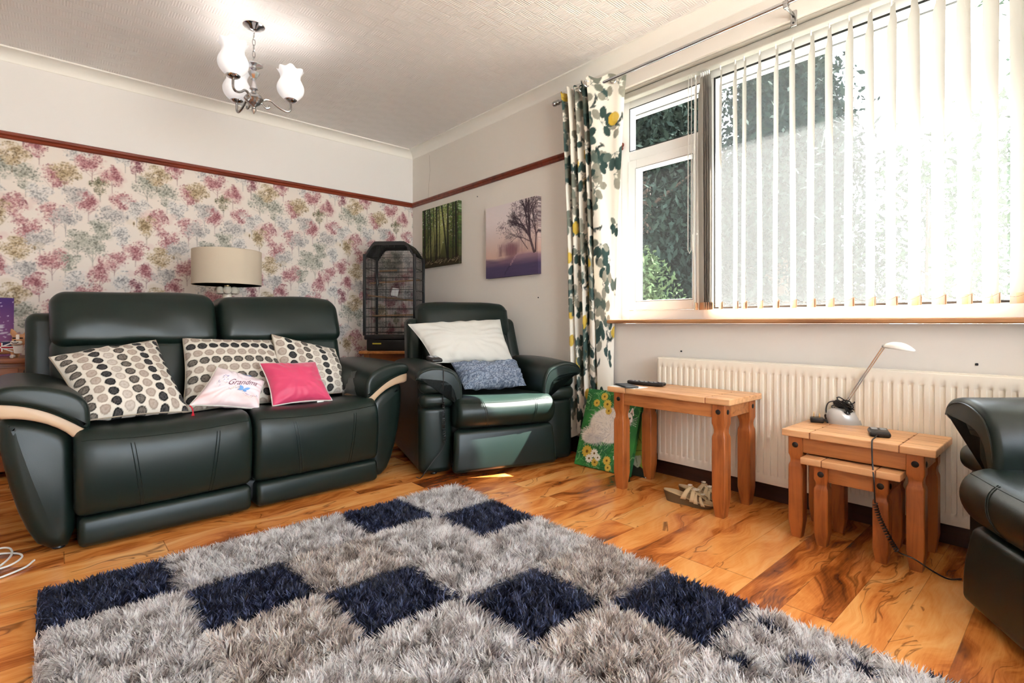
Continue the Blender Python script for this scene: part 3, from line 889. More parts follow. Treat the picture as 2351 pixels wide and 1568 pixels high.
SOFA_M = Matrix.Translation((-1.98, -1.83, 0)) @ Matrix.Rotation(R(2), 4, 'Z')

# ================================================================== RECLINER CHAIRS
def make_chair(label):
    s = empty('recliner_armchair'); tag(s, label, 'armchair', 'recliner armchairs')
    pad = smooth_poly([(-.530, .548), (-.537, .585), (-.505, .625), (-.43, .640), (-.36, .632), (-.298, .602), (-.266, .545), (-.256, .47), (-.262, .39), (-.300, .385), (-.322, .44), (-.330, .495), (-.365, .530), (-.43, .540)], 2)
    for sg in (1, -1):
        m = MB(); rbox(m, -.495, -.30, .0, .80, .015, .575, .035, 4, (3, 6, 6), lambda x, y, z: (x - .012 * z, y, z)); 
        if sg < 0: mirx(m)
        a = build('arm', m, 'leather', s, sharp=60)
        m = MB()
        for (z0, z1, t) in ((.478, .556, .050), (.396, .480, .054), (.02, .404, .026)):
            rbox(m, -.500, -.300, -t, .06, z0, z1, min(.036, (z1 - z0) / 2 - .002), 5, (4, 2, 3), lambda x, y, z, t=t, z0=z0, z1=z1: (x, y + (.012 * ((x + .4) / .09) ** 2 if y < .03 else 0), z))
        if sg < 0: mirx(m)
        build('arm_front_padding', m, 'leather', a, sharp=70)
        m = MB(); prism(m, pad, -.064, .70, r=.022, k=5, seg=8, fn=lambda x, y, z: (x, y, z + .012 * math.sin(PI * min(1, max(0, y) / .7))))
        e = smooth_poly([(-.532, -.045, .565), (-.50, -.053, .605), (-.43, -.054, .622), (-.365, -.054, .612), (-.31, -.054, .585), (-.284, -.053, .535), (-.274, -.05, .47), (-.278, -.046, .40)], 2, False)
        seam_tube(m, [(x, y - .011, z) for x, y, z in e], .003)
        if sg < 0: mirx(m)
        build('arm_pad', m, 'leather', a, sharp=70)
    prof = [(-.02, .268), (-.085, .272), (-.125, .31), (-.142, .36), (-.13, .41), (-.085, .442), (.0, .452), (.2, .435), (.6, .42), (.62, .38), (.62, .27)]
    m, fn = seat_block(-.312, .312, prof, .010)
    for uu, ln in ((.24, .03), (.78, -.02)):
        for d in (0, .010):
            seam_tube(m, [fn(-.312 + .624 * uu + d + ln * (1 - i / 12), front_on(prof, z) - .001, z) for i, z in enumerate([.285 + .145 * k / 12 for k in range(13)])], .0018)
    seam_tube(m, [fn(-.312 + .624 * (.04 + .92 * i / 24), front_on(prof, .425) - .0008, .425) for i in range(25)], .002)
    build('seat_cushion', m, 'leather', s, sharp=60)
    m = MB(); rbox(m, -.312, .312, -.118, -.055, .028, .268, .026, 4, (8, 2, 8), lambda x, y, z: (x * (1 + .06 * (1 - (z - .03) / .24)), y + .02 * ((z - .03) / .24) - .010 * math.sin(PI * (z - .03) / .24) - .008 * (1 - (x / .31) ** 2), z)); build('footrest', m, 'leather', s, sharp=60)
    def lean(x, y, z):
        u = x / .34
        return (x, y + .34 * (z - .42) - .02 * (1 - u * u) * (1 if y < .6 else 0) + .01 * noise.noise(Vector((x * 7, z * 9, 4))), z - .03 * max(0, abs(u) - .55) * (1 if z > .98 else 0))
    m = MB(); rbox(m, -.325, .325, .50, .66, .40, .82, .06, 4, (6, 2, 4), lean); build('backrest', m, 'leather', s, sharp=70)
    m = MB(); rbox(m, -.345, .345, .475, .66, .79, 1.035, .065, 5, (8, 2, 4), lean)
    build('headrest', m, 'leather', s, sharp=70)
    for sg in (-1, 1):
        m = MB(); rbox(m, .325, .43, .56, .70, .40, .915, .04, 4, (2, 2, 6), lambda x, y, z: ((x - .06 * max(0, z - .6)) * sg, y + .34 * (z - .42), z)); build('back_wing', m, 'leather', s, sharp=60)
    m = MB(); rbox(m, -.40, .40, .64, .76, .10, .86, .04, 3, (2, 2, 4), lambda x, y, z: (x, y + .34 * max(0, z - .42), z)); build('back_frame', m, 'leather', s, sharp=60)
    m = MB(); rbox(m, -.31, .31, .02, .66, .05, .29, .02, 2); build('base', m, 'black_metal', s)
    for x in (-.40, .40):
        for y in (.06, .68):
            m = MB(); lathe(m, [(.02, 0), (.022, .004), (.018, .018)], 12, (x, y, 0)); build('foot', m, 'black_plastic', s)
    return s
def copy_tree(o, parent=None):
    c = o.copy(); COL.objects.link(c)
    if parent: c.parent = parent
    for ch in list(o.children): copy_tree(ch, c)
    return c
CH1 = ((-.65, -2.11, 0), R(-18.2)); CH2 = ((-.785, -4.505, 0), R(214))
chair = make_chair('dark green leather recliner in the corner holding a white pillow')
chair.location, chair.rotation_euler = CH1[0], (0, 0, CH1[1])
chair2 = copy_tree(chair); chair2.location, chair2.rotation_euler = CH2[0], (0, 0, CH2[1])
chair2['label'] = 'empty dark leather recliner beside the low nest of tables, cut by the picture edge'
CH1_M = Matrix.Translation(CH1[0]) @ Matrix.Rotation(CH1[1], 4, 'Z')
CH2_M = Matrix.Translation(CH2[0]) @ Matrix.Rotation(CH2[1], 4, 'Z')

# ================================================================== CUSHIONS
class Cushion:
    """puffed cloth between four corners (tl, tr, br, bl); front side faces the viewer"""
    def __init__(s, c, t, M, seed=0, pull=.06, wr=.004, droop=None):
        s.c = [M @ Vector(p) for p in c]; s.t = t; s.seed = seed; s.pull = pull; s.wr = wr
        a, b, d, e = s.c
        s.n = ((e - a).cross(b - a)).normalized()
        s.w = ((b - a).length + (d - e).length) / 2; s.h = ((a - e).length + (b - d).length) / 2
    def at(s, u, v, side=1, off=0.0):
        """u 0..1 left to right, v 0..1 bottom to top"""
        k = s.pull
        uu = u + k * (u - .5) * -2 * (math.sin(PI * v)) * abs(2 * u - 1) * .5
        vv = v + k * (v - .5) * -2 * (math.sin(PI * u)) * abs(2 * v - 1) * .5
        a, b, d, e = s.c
        p = e.lerp(d, uu).lerp(a.lerp(b, uu), vv)
        f = (max(0, 1 - abs(2 * u - 1) ** 2.6) * max(0, 1 - abs(2 * v - 1) ** 2.6)) ** .5
        edge = max(0, 1 - f) * f
        q = Vector((u * 3.1, v * 3.1, s.seed))
        w = noise.noise(q * 1.3) * 1.2 + noise.noise(q * 3.2) * .45
        ang = math.atan2(v - .5, u - .5)
        w += 1.6 * edge * math.sin(ang * 17 + 4 * noise.noise(q))
        return p + s.n * side * (s.t * f + s.wr * w * min(1, f * 2.2) + off)
    def mesh(s, name, m, parent=None, n=70, paint=None):
        vs = []; cs = []
        for side in (1, -1):
            for j in range(n + 1):
                for i in range(n + 1): vs.append(tuple(s.at(i / n, j / n, side)))
        g = grid_faces(n + 1, n + 1); k = (n + 1) ** 2
        col = None
        if paint is not None:
            u, v = np.meshgrid(np.arange(n + 1) / n, np.arange(n + 1) / n)
            c = paint.sample(u.ravel(), v.ravel()); col = np.concatenate([c, c])
        b = []
        for i in range(n):
            b += [(i, i + 1, k + i + 1, k + i), (n * (n + 1) + i + 1, n * (n + 1) + i, k + n * (n + 1) + i, k + n * (n + 1) + i + 1)]
            b += [((i + 1) * (n + 1), i * (n + 1), k + i * (n + 1), k + (i + 1) * (n + 1)), (i * (n + 1) + n, (i + 1) * (n + 1) + n, k + (i + 1) * (n + 1) + n, k + i * (n + 1) + n)]
        V = np.array(vs, np.float32)
        F = np.concatenate([g, g[:, ::-1] + k])
        return build_np(name, V, [F], m, parent, col, smooth=True)
    def piping(s, m, parent, r=.0035, n=30):
        pts = [s.at(i / n, 0, 1) for i in range(n)] + [s.at(1, i / n, 1) for i in range(n)] + [s.at(1 - i / n, 1, 1) for i in range(n)] + [s.at(0, 1 - i / n, 1) for i in range(n)]
        q = MB(); tube(q, pts, r, 6, closed=True); return build('piping', q, m, parent)
def spot_paint(w, h, vertical, kinds, sp=.050, ppm=700):
    W, H = int(w * ppm), int(h * ppm)
    p = Paint(W, H, rgb(212, 205, 193)); P = sp * ppm; r = P * .43
    pal = {'t': (rgb(150, 134, 122), rgb(176, 162, 150)), 'k': (rgb(22, 21, 22), rgb(74, 72, 72)), 'd': (rgb(60, 56, 50), rgb(120, 112, 104)), 'g': (rgb(168, 156, 144), rgb(192, 182, 172))}
    n1 = int((W if vertical else H) / P) + 2; n2 = int((H if vertical else W) / P) + 3
    for i in range(n1):
        k = kinds[i % len(kinds)]
        for j in range(n2):
            a = (i + .5) * P; b = (j + (.5 if i % 2 else 0)) * P
            x, y = (a, b) if vertical else (b, H - a)
            c1, c2 = pal[k]
            p.ell(x, y, r, r * .98, c1, 1); p.ell(x, y, r * .72, r * .7, c2, .85)
            for q in range(16):
                aa = random.uniform(0, 6.3); rr = r * .6 * math.sqrt(random.random())
                p.ell(x + math.cos(aa) * rr, y + math.sin(aa) * rr, 1.3, 1.3, c1, .8)
            if k in 'tg': p.ell(x, y, r * .82, r * .82, c2, .25); p.ell(x, y, r * .25, r * .25, c1, .5)
    return p
def cushion(label, c, t, seed, paint=None, m='cushion_print', n=110, M=SOFA_M, pipe='piping_grey', pull=.06, wr=.004, group=None):
    q = Cushion(c, t, M, seed, pull, wr)
    r = empty('cushion', tuple(sum(((p) for p in q.c), Vector()) / 4)); tag(r, label, 'cushion', group)
    off = Matrix.Translation(-r.location)
    o = q.mesh('cover', m, r, n, paint); o.matrix_local = off
    if pipe:
        z = q.piping(pipe, r); z.matrix_local = off
    return q, r, off
# three spotted ones
c = [(-.700, .30, .735), (-.300, .46, .795), (-.235, .07, .478), (-.600, .02, .492)]
cushion('spotted cushion slumped against the sofa arm beside the tan trim, dots in slanting columns', c, .075, 1, spot_paint(.44, .44, True, 'dtkgdtktk'), n=130, pull=.05, wr=.007, group='spotted cushions')
c = [(-.180, .47, .802), (.262, .47, .782), (.285, .17, .462), (-.24, .17, .462)]
cushion('spotted cushion upright in the middle of the sofa with level rows of dots', c, .06, 2, spot_paint(.45, .42, False, 'tktdtdtk'), n=130, pull=.05, wr=.006, group='spotted cushions')
c = [(.250, .44, .815), (.640, .47, .715), (.640, .26, .468), (.215, .20, .470)]
cushion('spotted cushion behind the pink cushion with upright columns of dots', c, .06, 3, spot_paint(.42, .36, True, 'tktdgkgd'), n=130, pull=.05, wr=.006, group='spotted cushions')
# plain pink
c = [(.108, .20, .672), (.402, .20, .664), (.432, .055, .462), (.122, .050, .466)]
qp, rp, offp = cushion('plain bright pink satin cushion', c, .060, 5, None, 'pink_satin', 80, pipe='white_cotton', pull=.09, wr=.005)
m = MB(); a = qp.at(.80, 0, 1); rbox(m, a.x - .018, a.x + .018, a.y - .001, a.y + .001, a.z - .012, a.z + .003, .0008, 2); build('care_label', m, 'paper_white', rp).matrix_local = offp
# printed pale cushion with lettering, butterflies and tassel
def grandma():
    c = [(-.090, .19, .664), (.118, .16, .580), (.050, .03, .462), (-.235, .06, .508)]
    w, h = .28, .22
    p = Paint(420, 330, rgb(238, 220, 222))
    for i in range(60):
        x, y = random.uniform(40, 380), random.uniform(100, 300); p.ell(x, y, 60, 45, rgb(226, 222, 234), .05, soft=30)
    for i in range(40): p.ell(random.uniform(0, 420), random.uniform(0, 90), 50, 25, rgb(240, 190, 186), .10, soft=20)
    for k in range(26):
        x = 150 + k * 9 + random.uniform(-3, 3); y = 96 + 30 * math.sin(k * .25) + random.uniform(-6, 6)
        p.line(x, y, x + 12, y + random.uniform(4, 22), 1.6, rgb(112, 134, 104), .85); p.ell(x + 12, y + random.uniform(8, 24), 4, 3, random.choice([rgb(128, 112, 170), rgb(92, 96, 150), rgb(196, 176, 90), rgb(170, 110, 130)]), .9)
    for k in range(16):
        x = 70 + random.uniform(-14, 50); y = 150 + random.uniform(-30, 90)
        p.line(x, y, x + 6, y + 16, 1.5, rgb(112, 134, 104), .8); p.ell(x + 6, y + 17, 4, 3, rgb(120, 110, 170), .9)
    for k in range(14): p.line(120 + k * 10, 272 - k * 3, 126 + k * 10, 272 - k * 3 + 3, 2, rgb(120, 90, 110), .7)
    q, r, off = cushion('small pale pink printed cushion with plum lettering and blue butterflies', c, .055, 9, p, 'satin_print', 110, pipe='white_cotton', pull=.07, wr=.006)
    fc = bpy.data.curves.new('lettering', 'FONT'); fc.body = 'Grandma'; fc.size = 1.0; fc.shear = .25; fc.extrude = 0; fc.resolution_u = 3
    fo = bpy.data.objects.new('lettering_tmp', fc); COL.objects.link(fo)
    bpy.context.view_layer.update()
    me = bpy.data.meshes.new_from_object(fo.evaluated_get(bpy.context.evaluated_depsgraph_get()))
    bpy.data.objects.remove(fo)
    bm = bmesh.new(); bm.from_mesh(me)
    bmesh.ops.subdivide_edges(bm, edges=[e for e in bm.edges if e.calc_length() > .08], cuts=2, use_grid_fill=False)
    bmesh.ops.triangulate(bm, faces=bm.faces)
    X = [v.co.x for v in bm.verts]; x0, x1 = min(X), max(X)
    for v in bm.verts:
        t = (v.co.x - x0) / (x1 - x0)
        v.co = q.at(.34 + .50 * t, .47 + .12 * t + v.co.y * .22, 1, .0016)
    bm.to_mesh(me); bm.free()
    finish('lettering', me, 'ink_plum', r).matrix_local = off
    for (u, v, a) in ((.60, .92, .4), (.62, .38, -.2)):
        b = build('butterfly', wing_mesh(q, u, v, a), 'butterfly_blue', r, smooth=False); b.matrix_local = off
    m = MB(); a = q.at(0, 0)
    tube(m, [a, a + Vector((.008, -.004, -.01)), a + Vector((.012, -.008, -.026))], .003, 6)
    for k in range(22):
        an = k * 2.4; rr = .003 + .006 * (k % 5) / 5
        b0 = a + Vector((.012, -.008, -.024)); tube(m, [b0, b0 + Vector((math.cos(an) * rr, math.sin(an) * rr - .002, -.03)), b0 + Vector((math.cos(an) * rr * 1.7 - .004, math.sin(an) * rr * 1.7 - .004, -.062))], .0012, 4)
    build('tassel', m, 'tassel_red', r).matrix_local = off
def wing_mesh(q, u, v, a):
    m = MB()
    for sg in (-1, 1):
        for (l, wd, an) in ((.13, .07, .7), (.09, .055, -.5)):
            vs = [q.at(u, v, 1, .002)]
            for k in range(9):
                t = k / 8; w = math.sin(PI * t) * wd; d = l * t
                for s2 in (1, -1):
                    x = sg * (d * math.cos(an) - s2 * w * .5 * math.sin(an)); y = d * math.sin(an) + s2 * w * .5 * math.cos(an)
                    xx = x * math.cos(a) - y * math.sin(a); yy = x * math.sin(a) + y * math.cos(a)
                    vs.append(q.at(u + xx, v + yy, 1, .002 + .006 * t))
            fs = [(1 + 2 * k, 2 + 2 * k, 4 + 2 * k, 3 + 2 * k) for k in range(8)]
            m.add(vs, fs)
    return m
grandma()
# crumpled clear wrapper by the arm
def wrapper():
    m = MB(); O = SOFA_M @ Vector((.56, .10, .475)); X = (SOFA_M.to_3x3() @ Vector((1, .35, 0))).normalized()
    def fn(u, v):
        n = noise.noise(Vector((u * 4, v * 4, 3))) * .03
        return O + X * (.13 * u - .06 + .09 * v) + Vector((.05 * math.sin(u * 3), n + .04 * v, .16 * v * (1 - .35 * abs(u - .6)) + n))
    grid(m, fn, 22, 18)
    tag(build('plastic_wrapper', m, 'film_clear', sharp=10), 'crumpled clear plastic wrapper tucked between spotted cushion and sofa arm', 'wrapper')
wrapper()

# pillow and knitted throw on the corner chair
c = [(-.455, .50, .872), (.200, .50, .905), (.225, .30, .602), (-.330, .30, .630)]
q = Cushion(c, .075, CH1_M, 12, .05, .010)
r = empty('pillow', tuple(sum((p for p in q.c), Vector()) / 4)); tag(r, 'large plain white pillow propped on the corner recliner', 'pillow')
q.mesh('cover', 'white_cotton', r, 80).matrix_local = Matrix.Translation(-r.location)
q.piping('white_cotton', r, .0025).matrix_local = Matrix.Translation(-r.location)
def throw():
    c = [(-.235, .26, .628), (.222, .26, .628), (.235, .13, .475), (-.185, .13, .472)]
    q = Cushion(c, .06, CH1_M, 21, .03, .02)
    p = Paint(300, 150, rgb(112, 122, 138))
    for j in range(0, 150, 4):
        for i in range(0, 300, 5):
            p.ell(i + (2.5 if (j // 4) % 2 else 0), j, 2.2, 1.5, jit(random.choice([rgb(140, 150, 164), rgb(96, 106, 124), rgb(160, 168, 180), rgb(76, 86, 104)]), .1), .95, .6 if (j // 4) % 2 else -.6)
    tag(q.mesh('throw', 'knit_yarn', None, 120, p), 'grey blue knitted throw bundled under the white pillow', 'throw')
throw()

# ================================================================== TABLES
def leg_mb(hw, h, sx, sy):
    """square turned leg about its own axis, notched near the top and tapered at the foot"""
    m = MB(); k = h / .513
    prof = [(0, .66), (.012 * k, .72), (.085 * k, 1), (.355 * k, 1), (.366 * k, .97), (.380 * k, .80), (.395 * k, .78), (.408 * k, .84), (.424 * k, 1), (h, 1)]
    vs = []; c = .10
    for z, f in prof:
        a = hw * f; b = a * (1 - c)
        vs += [(a, -b, z), (a, b, z), (b, a, z), (-b, a, z), (-a, b, z), (-a, -b, z), (-b, -a, z), (b, -a, z)]
    fs = []
    for j in range(len(prof) - 1):
        for i in range(8): fs.append((j * 8 + i, j * 8 + (i + 1) % 8, (j + 1) * 8 + (i + 1) % 8, (j + 1) * 8 + i))
    fs += [tuple(reversed(range(8))), tuple(range((len(prof) - 1) * 8, len(prof) * 8))]
    return m.add(vs, fs)
def table(label, tx0, tx1, ty0, ty1, lx0, lx1, ly0, ly1, h, th, lw, group, ends=.115, breadboard=True):
    ox, oy = (tx0 + tx1) / 2, (ty0 + ty1) / 2
    r = empty('nest_table', (ox, oy, 0)); tag(r, label, 'table', group)
    T = Matrix.Translation((-ox, -oy, 0))
    m = MB(); g = .0012
    parts = [(ty0, ty0 + ends), (ty0 + ends, ty1 - ends), (ty1 - ends, ty1)]
    for a, b in parts:
        rbox(m, tx0, tx1, a + g * (a != ty0), b - g * (b != ty1), h - th, h, .004, 2)
    m.xf(T); t = build('table_top', m, 'pine_top_sheen', r)
    m = MB()
    for a in (ty0 + ends, ty1 - ends): box(m, tx0 + .002, tx1 - .002, a - g, a + g, h - th, h - .002)
    for f in (.22, .5, .78):
        x = tx0 + (tx1 - tx0) * f; box(m, x - .0006, x + .0006, ty0 + .004, ty1 - .004, h - .004, h + .0003)
    m.xf(T); build('plank_joint', m, 'pine_dark', t, smooth=False)
    hw = lw / 2; lh = h - th
    for (x, y, sx, sy) in ((lx0 + hw, ly0 + hw, -1, -1), (lx0 + hw, ly1 - hw, -1, 1), (lx1 - hw, ly0 + hw, 1, -1), (lx1 - hw, ly1 - hw, 1, 1)):
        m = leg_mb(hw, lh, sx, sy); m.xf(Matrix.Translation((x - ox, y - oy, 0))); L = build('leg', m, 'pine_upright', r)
        for ax in ('x', 'y'):
            q = MB(); lathe(q, [(.0001, .004), (.0075, .0034), (.0115, .0008), (.012, -.002)], 14)
            if ax == 'x': q.xf(Matrix.Translation((x - ox + sx * hw, y - oy, lh - .034)) @ Matrix.Rotation(R(90 * sx), 4, 'Y'))
            else: q.xf(Matrix.Translation((x - ox, y - oy + sy * hw, lh - .034)) @ Matrix.Rotation(R(-90 * sy), 4, 'X'))
            build('stud', q, 'stud', L)
    ah = .062
    for (x0, x1, y0, y1) in ((lx0 + .006, lx0 + .026, ly0 + lw, ly1 - lw), (lx1 - .026, lx1 - .006, ly0 + lw, ly1 - lw), (lx0 + lw, lx1 - lw, ly0 + .006, ly0 + .026), (lx0 + lw, lx1 - lw, ly1 - .026, ly1 - .006)):
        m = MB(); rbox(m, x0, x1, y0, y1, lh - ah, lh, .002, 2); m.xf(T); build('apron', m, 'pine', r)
    return r
table('tallest pine nest table holding a phone and television remote', -.455, -.115, -3.435, -2.765, -.442, -.122, -3.408, -2.798, .541, .028, .062, 'pine nest of tables')
table('middle sized pine nest table holding the desk lamp and handset', -.420, -.105, -4.142, -3.640, -.405, -.118, -4.108, -3.660, .443, .028, .054, 'pine nest of tables', .105)
table('smallest pine nest table tucked under the desk lamp table', -.452, -.150, -4.048, -3.7215, -.425, -.170, -4.008, -3.762, .345, .027, .050, 'pine nest of tables', .075)

# ------------------------------------------------------------------ on the tall table
r = empty('phone', (-.405, -2.855, .541)); tag(r, 'black phone lying on white paper at the tall table corner', 'phone')
m = MB(); rbox(m, -.037, .037, -.075, .075, .004, .012, .004, 3); m.xf(Matrix.Rotation(R(-32), 4, 'Z')); ph = build('body', m, 'black_plastic', r)
m = MB(); box(m, -.033, .033, -.069, .069, .0121, .0124); m.xf(Matrix.Rotation(R(-32), 4, 'Z')); build('screen', m, 'gasket', ph, smooth=False)
m = MB()
rbox(m, -.445, -.36, -2.93, -2.775, .541, .5425, .0006, 2); rbox(m, -.43, -.35, -2.95, -2.80, .5425, .5445, .0006, 2)
o = build('leaflet', m, 'paper_white'); tag(o, 'white folded leaflet under the black phone on the tall table', 'leaflet')
def remote(name, label, loc, rz, L, W, H):
    r = empty(name, loc, rz); tag(r, label, 'remote control')
    m = MB(); rbox(m, -W / 2, W / 2, -L / 2, L / 2, 0, H, H * .48, 4, (3, 8, 2), lambda x, y, z: (x * (1 - .12 * abs(y / L * 2) ** 2), y, z + .004 * (y / L * 2) ** 2)); b = build('body', m, 'black_plastic', r)
    for j in range(9):
        for i in range(3):
            q = MB(); x = (i - 1) * W * .27; y = -L * .36 + j * L * .085
            rbox(q, x - W * .085, x + W * .085, y - L * .022, y + L * .022, H - .0005 + .004 * (y / L * 2) ** 2, H + .0022 + .004 * (y / L * 2) ** 2, .001, 2); build('button', q, 'grey_key' if (j + i) % 3 else 'black_plastic', b)
    return r
remote('television_remote', 'long black television remote on the tall table', (-.268, -2.885, .541), R(8), .215, .046, .020)

# ------------------------------------------------------------------ chair handsets with coiled leads
def handset(label, M, lead, coil, tail, radius=.0026):
    r = empty('recliner_handset', M.to_translation()); tag(r, label, 'handset', 'recliner handsets')
    off = Matrix.Translation(-r.location)
    m = MB(); rbox(m, -.034, .034, -.052, .052, .0, .021, .009, 4, (2, 2, 2)); m.xf(M); b = build('body', m, 'black_plastic', r); b.matrix_local = off
    m = MB(); rbox(m, -.029, .029, -.046, .046, .0205, .0218, .0006, 2); m.xf(M); build('face', m, 'black_vinyl', b)
    for i in range(2):
        for j in range(3):
            q = MB(); x = -.014 + i * .028; y = .036 - j * .016
            pts = [(x + .010 * math.cos(k * PI / 5), y + .0052 * math.sin(k * PI / 5), .0224) for k in range(10)]
            tube(q, pts, .0011, 5, closed=True); tube(q, [(x - .004, y, .0224), (x + .004, y, .0224)], .0012, 5); q.xf(M); build('button', q, 'grey_key', b)
    m = MB()
    tube(m, spline(lead, 6), radius, 7)
    a = spline(coil, 40); n = len(a); pts = []
    for i, p in enumerate(a):
        t = (a[min(i + 1, n - 1)] - a[max(i - 1, 0)]).normalized(); x = t.orthogonal().normalized(); y = t.cross(x)
        x = Vector((0, 0, 1)).cross(t); x = x.normalized() if x.length > 1e-4 else Vector((1, 0, 0)); y = t.cross(x)
        an = i * .75; pts.append(p + (x * math.cos(an) + y * math.sin(an)) * .0065)
    tube(m, pts, .0024, 5)
    if tail: tube(m, spline(tail, 6), radius, 7)
    build('lead', m, 'black_plastic', r).matrix_local = off
    return r
M2 = Matrix.Translation((-.275, -3.945, .443)) @ Matrix.Rotation(R(-72), 4, 'Z')
handset('black six button handset lying on the middle table beside the desk lamp', M2,
        [(-.328, -3.952, .453), (-.37, -3.955, .4505), (-.417, -3.957, .4485), (-.4275, -3.958, .440), (-.433, -3.959, .42), (-.440, -3.962, .373), (-.460, -3.972, .30), (-.466, -3.976, .231)],
        [(-.466, -3.976, .231), (-.464, -3.986, .19), (-.460, -4.002, .148), (-.452, -4.02, .105), (-.444, -4.038, .07)],
        [(-.444, -4.038, .07), (-.436, -4.05, .063), (-.432, -4.085, .055), (-.425, -4.13, .03), (-.40, -4.17, .008), (-.36, -4.20, .005)])
M1 = CH1_M @ Matrix.Translation((-.385, .10, .656)) @ Matrix.Rotation(R(8), 4, 'Z') @ Matrix.Rotation(R(8), 4, 'X')
L = lambda *p: tuple(CH1_M @ Vector(p))
handset('black handset on the arm of the corner recliner holding the pillow', M1,
        [L(-.378, .045, .645), L(-.376, -.02, .640), L(-.376, -.064, .62), L(-.376, -.068, .56), L(-.376, -.062, .50), L(-.376, -.06, .43)],
        [L(-.376, -.062, .43), L(-.374, -.062, .38), L(-.372, -.06, .33), L(-.368, -.052, .27), L(-.362, -.05, .20)],
        [L(-.362, -.05, .20), L(-.385, -.046, .15), L(-.43, -.045, .10), L(-.47, -.045, .05), L(-.50, -.04, .012), L(-.515, .0, .006)])

# ------------------------------------------------------------------ desk lamp
def desk_lamp():
    B = Vector((-.105, -3.790, .443)); r = empty('desk_lamp', B); tag(r, 'silver halogen desk lamp with chrome arm and black lead wound round it', 'desk lamp')
    D = Vector((.55, -.835, 0)).normalized()                # towards the pointed toe
    P = Vector((-D.y, D.x, 0))
    def fn(u, v):
        a = 2 * PI * u; t = v
        L0, W0 = .074, .042
        cx = math.cos(a); sy = math.sin(a)
        x = cx * L0 * (1 if cx < 0 else 1.08); w = sy * W0 * (1 - .62 * max(0, cx) ** 1.5)
        h = .067 * math.sin(t * PI / 2)
        s_ = math.cos(t * PI / 2) ** .75
        p = D * (x * (s_ if cx < 0 else s_ ** .8) - .040 * t) + P * (w * s_ * .9) + Vector((0, 0, h))
        return p
    m = MB(); grid(m, fn, 36, 12, wrap=True); m.add([fn(i / 36, 0) for i in range(36)], [tuple(reversed(range(36)))])
    b = build('base', m, 'silver_plastic', r, sharp=60)
    m = MB(); tube(m, [D * .046 + Vector((0, 0, .036)), D * .056 + Vector((0, 0, .031))], .005, 8); build('switch', m, 'black_plastic', b)
    A0 = Vector((-.112, -3.775, .51)) - B; A1 = Vector((-.112, -3.926, .785)) - B
    ax = (A1 - A0).normalized(); sd = Vector((1, 0, 0)).cross(ax).normalized()
    m = MB()
    for s_ in (-1, 1): tube(m, [A0 + sd * .0036 * s_, A1 + sd * .0036 * s_], .0026, 8)
    arm = build('arm', m, 'chrome', r)
    m = MB(); tube(m, [A0 - ax * .02, A0 + ax * .028], [.008, .011], 10); lathe(m, [(.0001, -.012), (.014, -.008), (.016, .002), (.010, .014), (.0001, .016)], 14, A0 - ax * .01); build('knuckle', m, 'black_plastic', arm)
    H = (Vector((-.135, -4.03, .772)) - B) - A1; HL = H.length; h = H.normalized(); hs = h.cross(Vector((0, 0, 1))).normalized(); hu = hs.cross(h)
    def hf(u, v):
        a = PI * (u * 1.0) ; t = v
        w = .030 * (math.sin(PI * min(1, .10 + .90 * t)) ** .55) if t < .999 else 0.004
        w = max(.006, w) if t < .1 else w
        up = .030 * math.sin(PI * min(1, .16 + .80 * t)) ** .8
        return A1 + h * (HL * t + .004) + hs * (w * math.cos(a)) + hu * (up * math.sin(a) - .004)
    m = MB(); grid(m, hf, 18, 20); hd = build('lamp_head', m, 'pearl_white', r, sharp=60)
    md = hd.modifiers.new('thick', 'SOLIDIFY'); md.thickness = .003
    m = MB(); tube(m, [A1 - h * .006, A1 + h * .022], .0075, 10); build('neck', m, 'silver_plastic', hd)
    # wound lead: hank of loops tied to the arm, wraps on the base, run to the plug
    m = MB(); rnd = random.Random(3)
    for k in range(14):
        c0 = A0 + ax * (-.004 + .0022 * k) + Vector((rnd.uniform(-.006, .006), rnd.uniform(-.004, .004), 0)); e1 = Vector((rnd.uniform(-.5, .5), rnd.uniform(.4, 1), rnd.uniform(-.3, .7))).normalized(); e2 = Vector((rnd.uniform(.5, 1), rnd.uniform(-.5, .5), rnd.uniform(-1, .6))).normalized()
        tube(m, [c0 + e1 * .040 * math.cos(q * PI / 8) * rnd.uniform(.8, 1) + e2 * .020 * math.sin(q * PI / 8) for q in range(16)], .0026, 6, closed=True)
    for k in range(2):
        tube(m, [fn(.18 + .32 * i / 14 - .02 * k, .55 - .38 * i / 14 + .10 * k) + Vector((-.002, 0, .003)) for i in range(15)], .0028, 6)
    pl = Vector((-.16, -3.690, .443)) - B
    tube(m, spline([A0 + Vector((0, .03, .0)), A0 + Vector((-.01, .055, -.03)), Vector((-.035, .075, .03)), Vector((-.05, .06, .004)), pl + Vector((0, -.035, .012))], 8), .0026, 6)
    tube(m, spline([A0 + Vector((0, .01, .03)), A0 + Vector((-.01, .05, .02)), A0 + Vector((-.012, .06, -.02)), A0 + Vector((-.012, .045, -.045))], 8), .0026, 6)
    lead = build('lead', m, 'black_plastic', r)
    m = MB(); T = Matrix.Translation(pl) @ Matrix.Rotation(R(20), 4, 'Z')
    rbox(m, -.024, .024, -.026, .026, .0, .021, .006, 3); tube(m, [(0, -.024, .011), (0, -.05, .01)], [.007, .004], 8); m.xf(T); p = build('plug', m, 'black_plastic', r)
    for (x, y, w, hgt) in ((0, .012, .004, .024), (-.011, -.010, .003, .018), (.011, -.010, .003, .018)):
        m = MB(); rbox(m, x - w, x + w, y - .002, y + .002, .020, .021 + hgt, .0008, 2); m.xf(T); build('pin', m, 'brass', p)
desk_lamp()

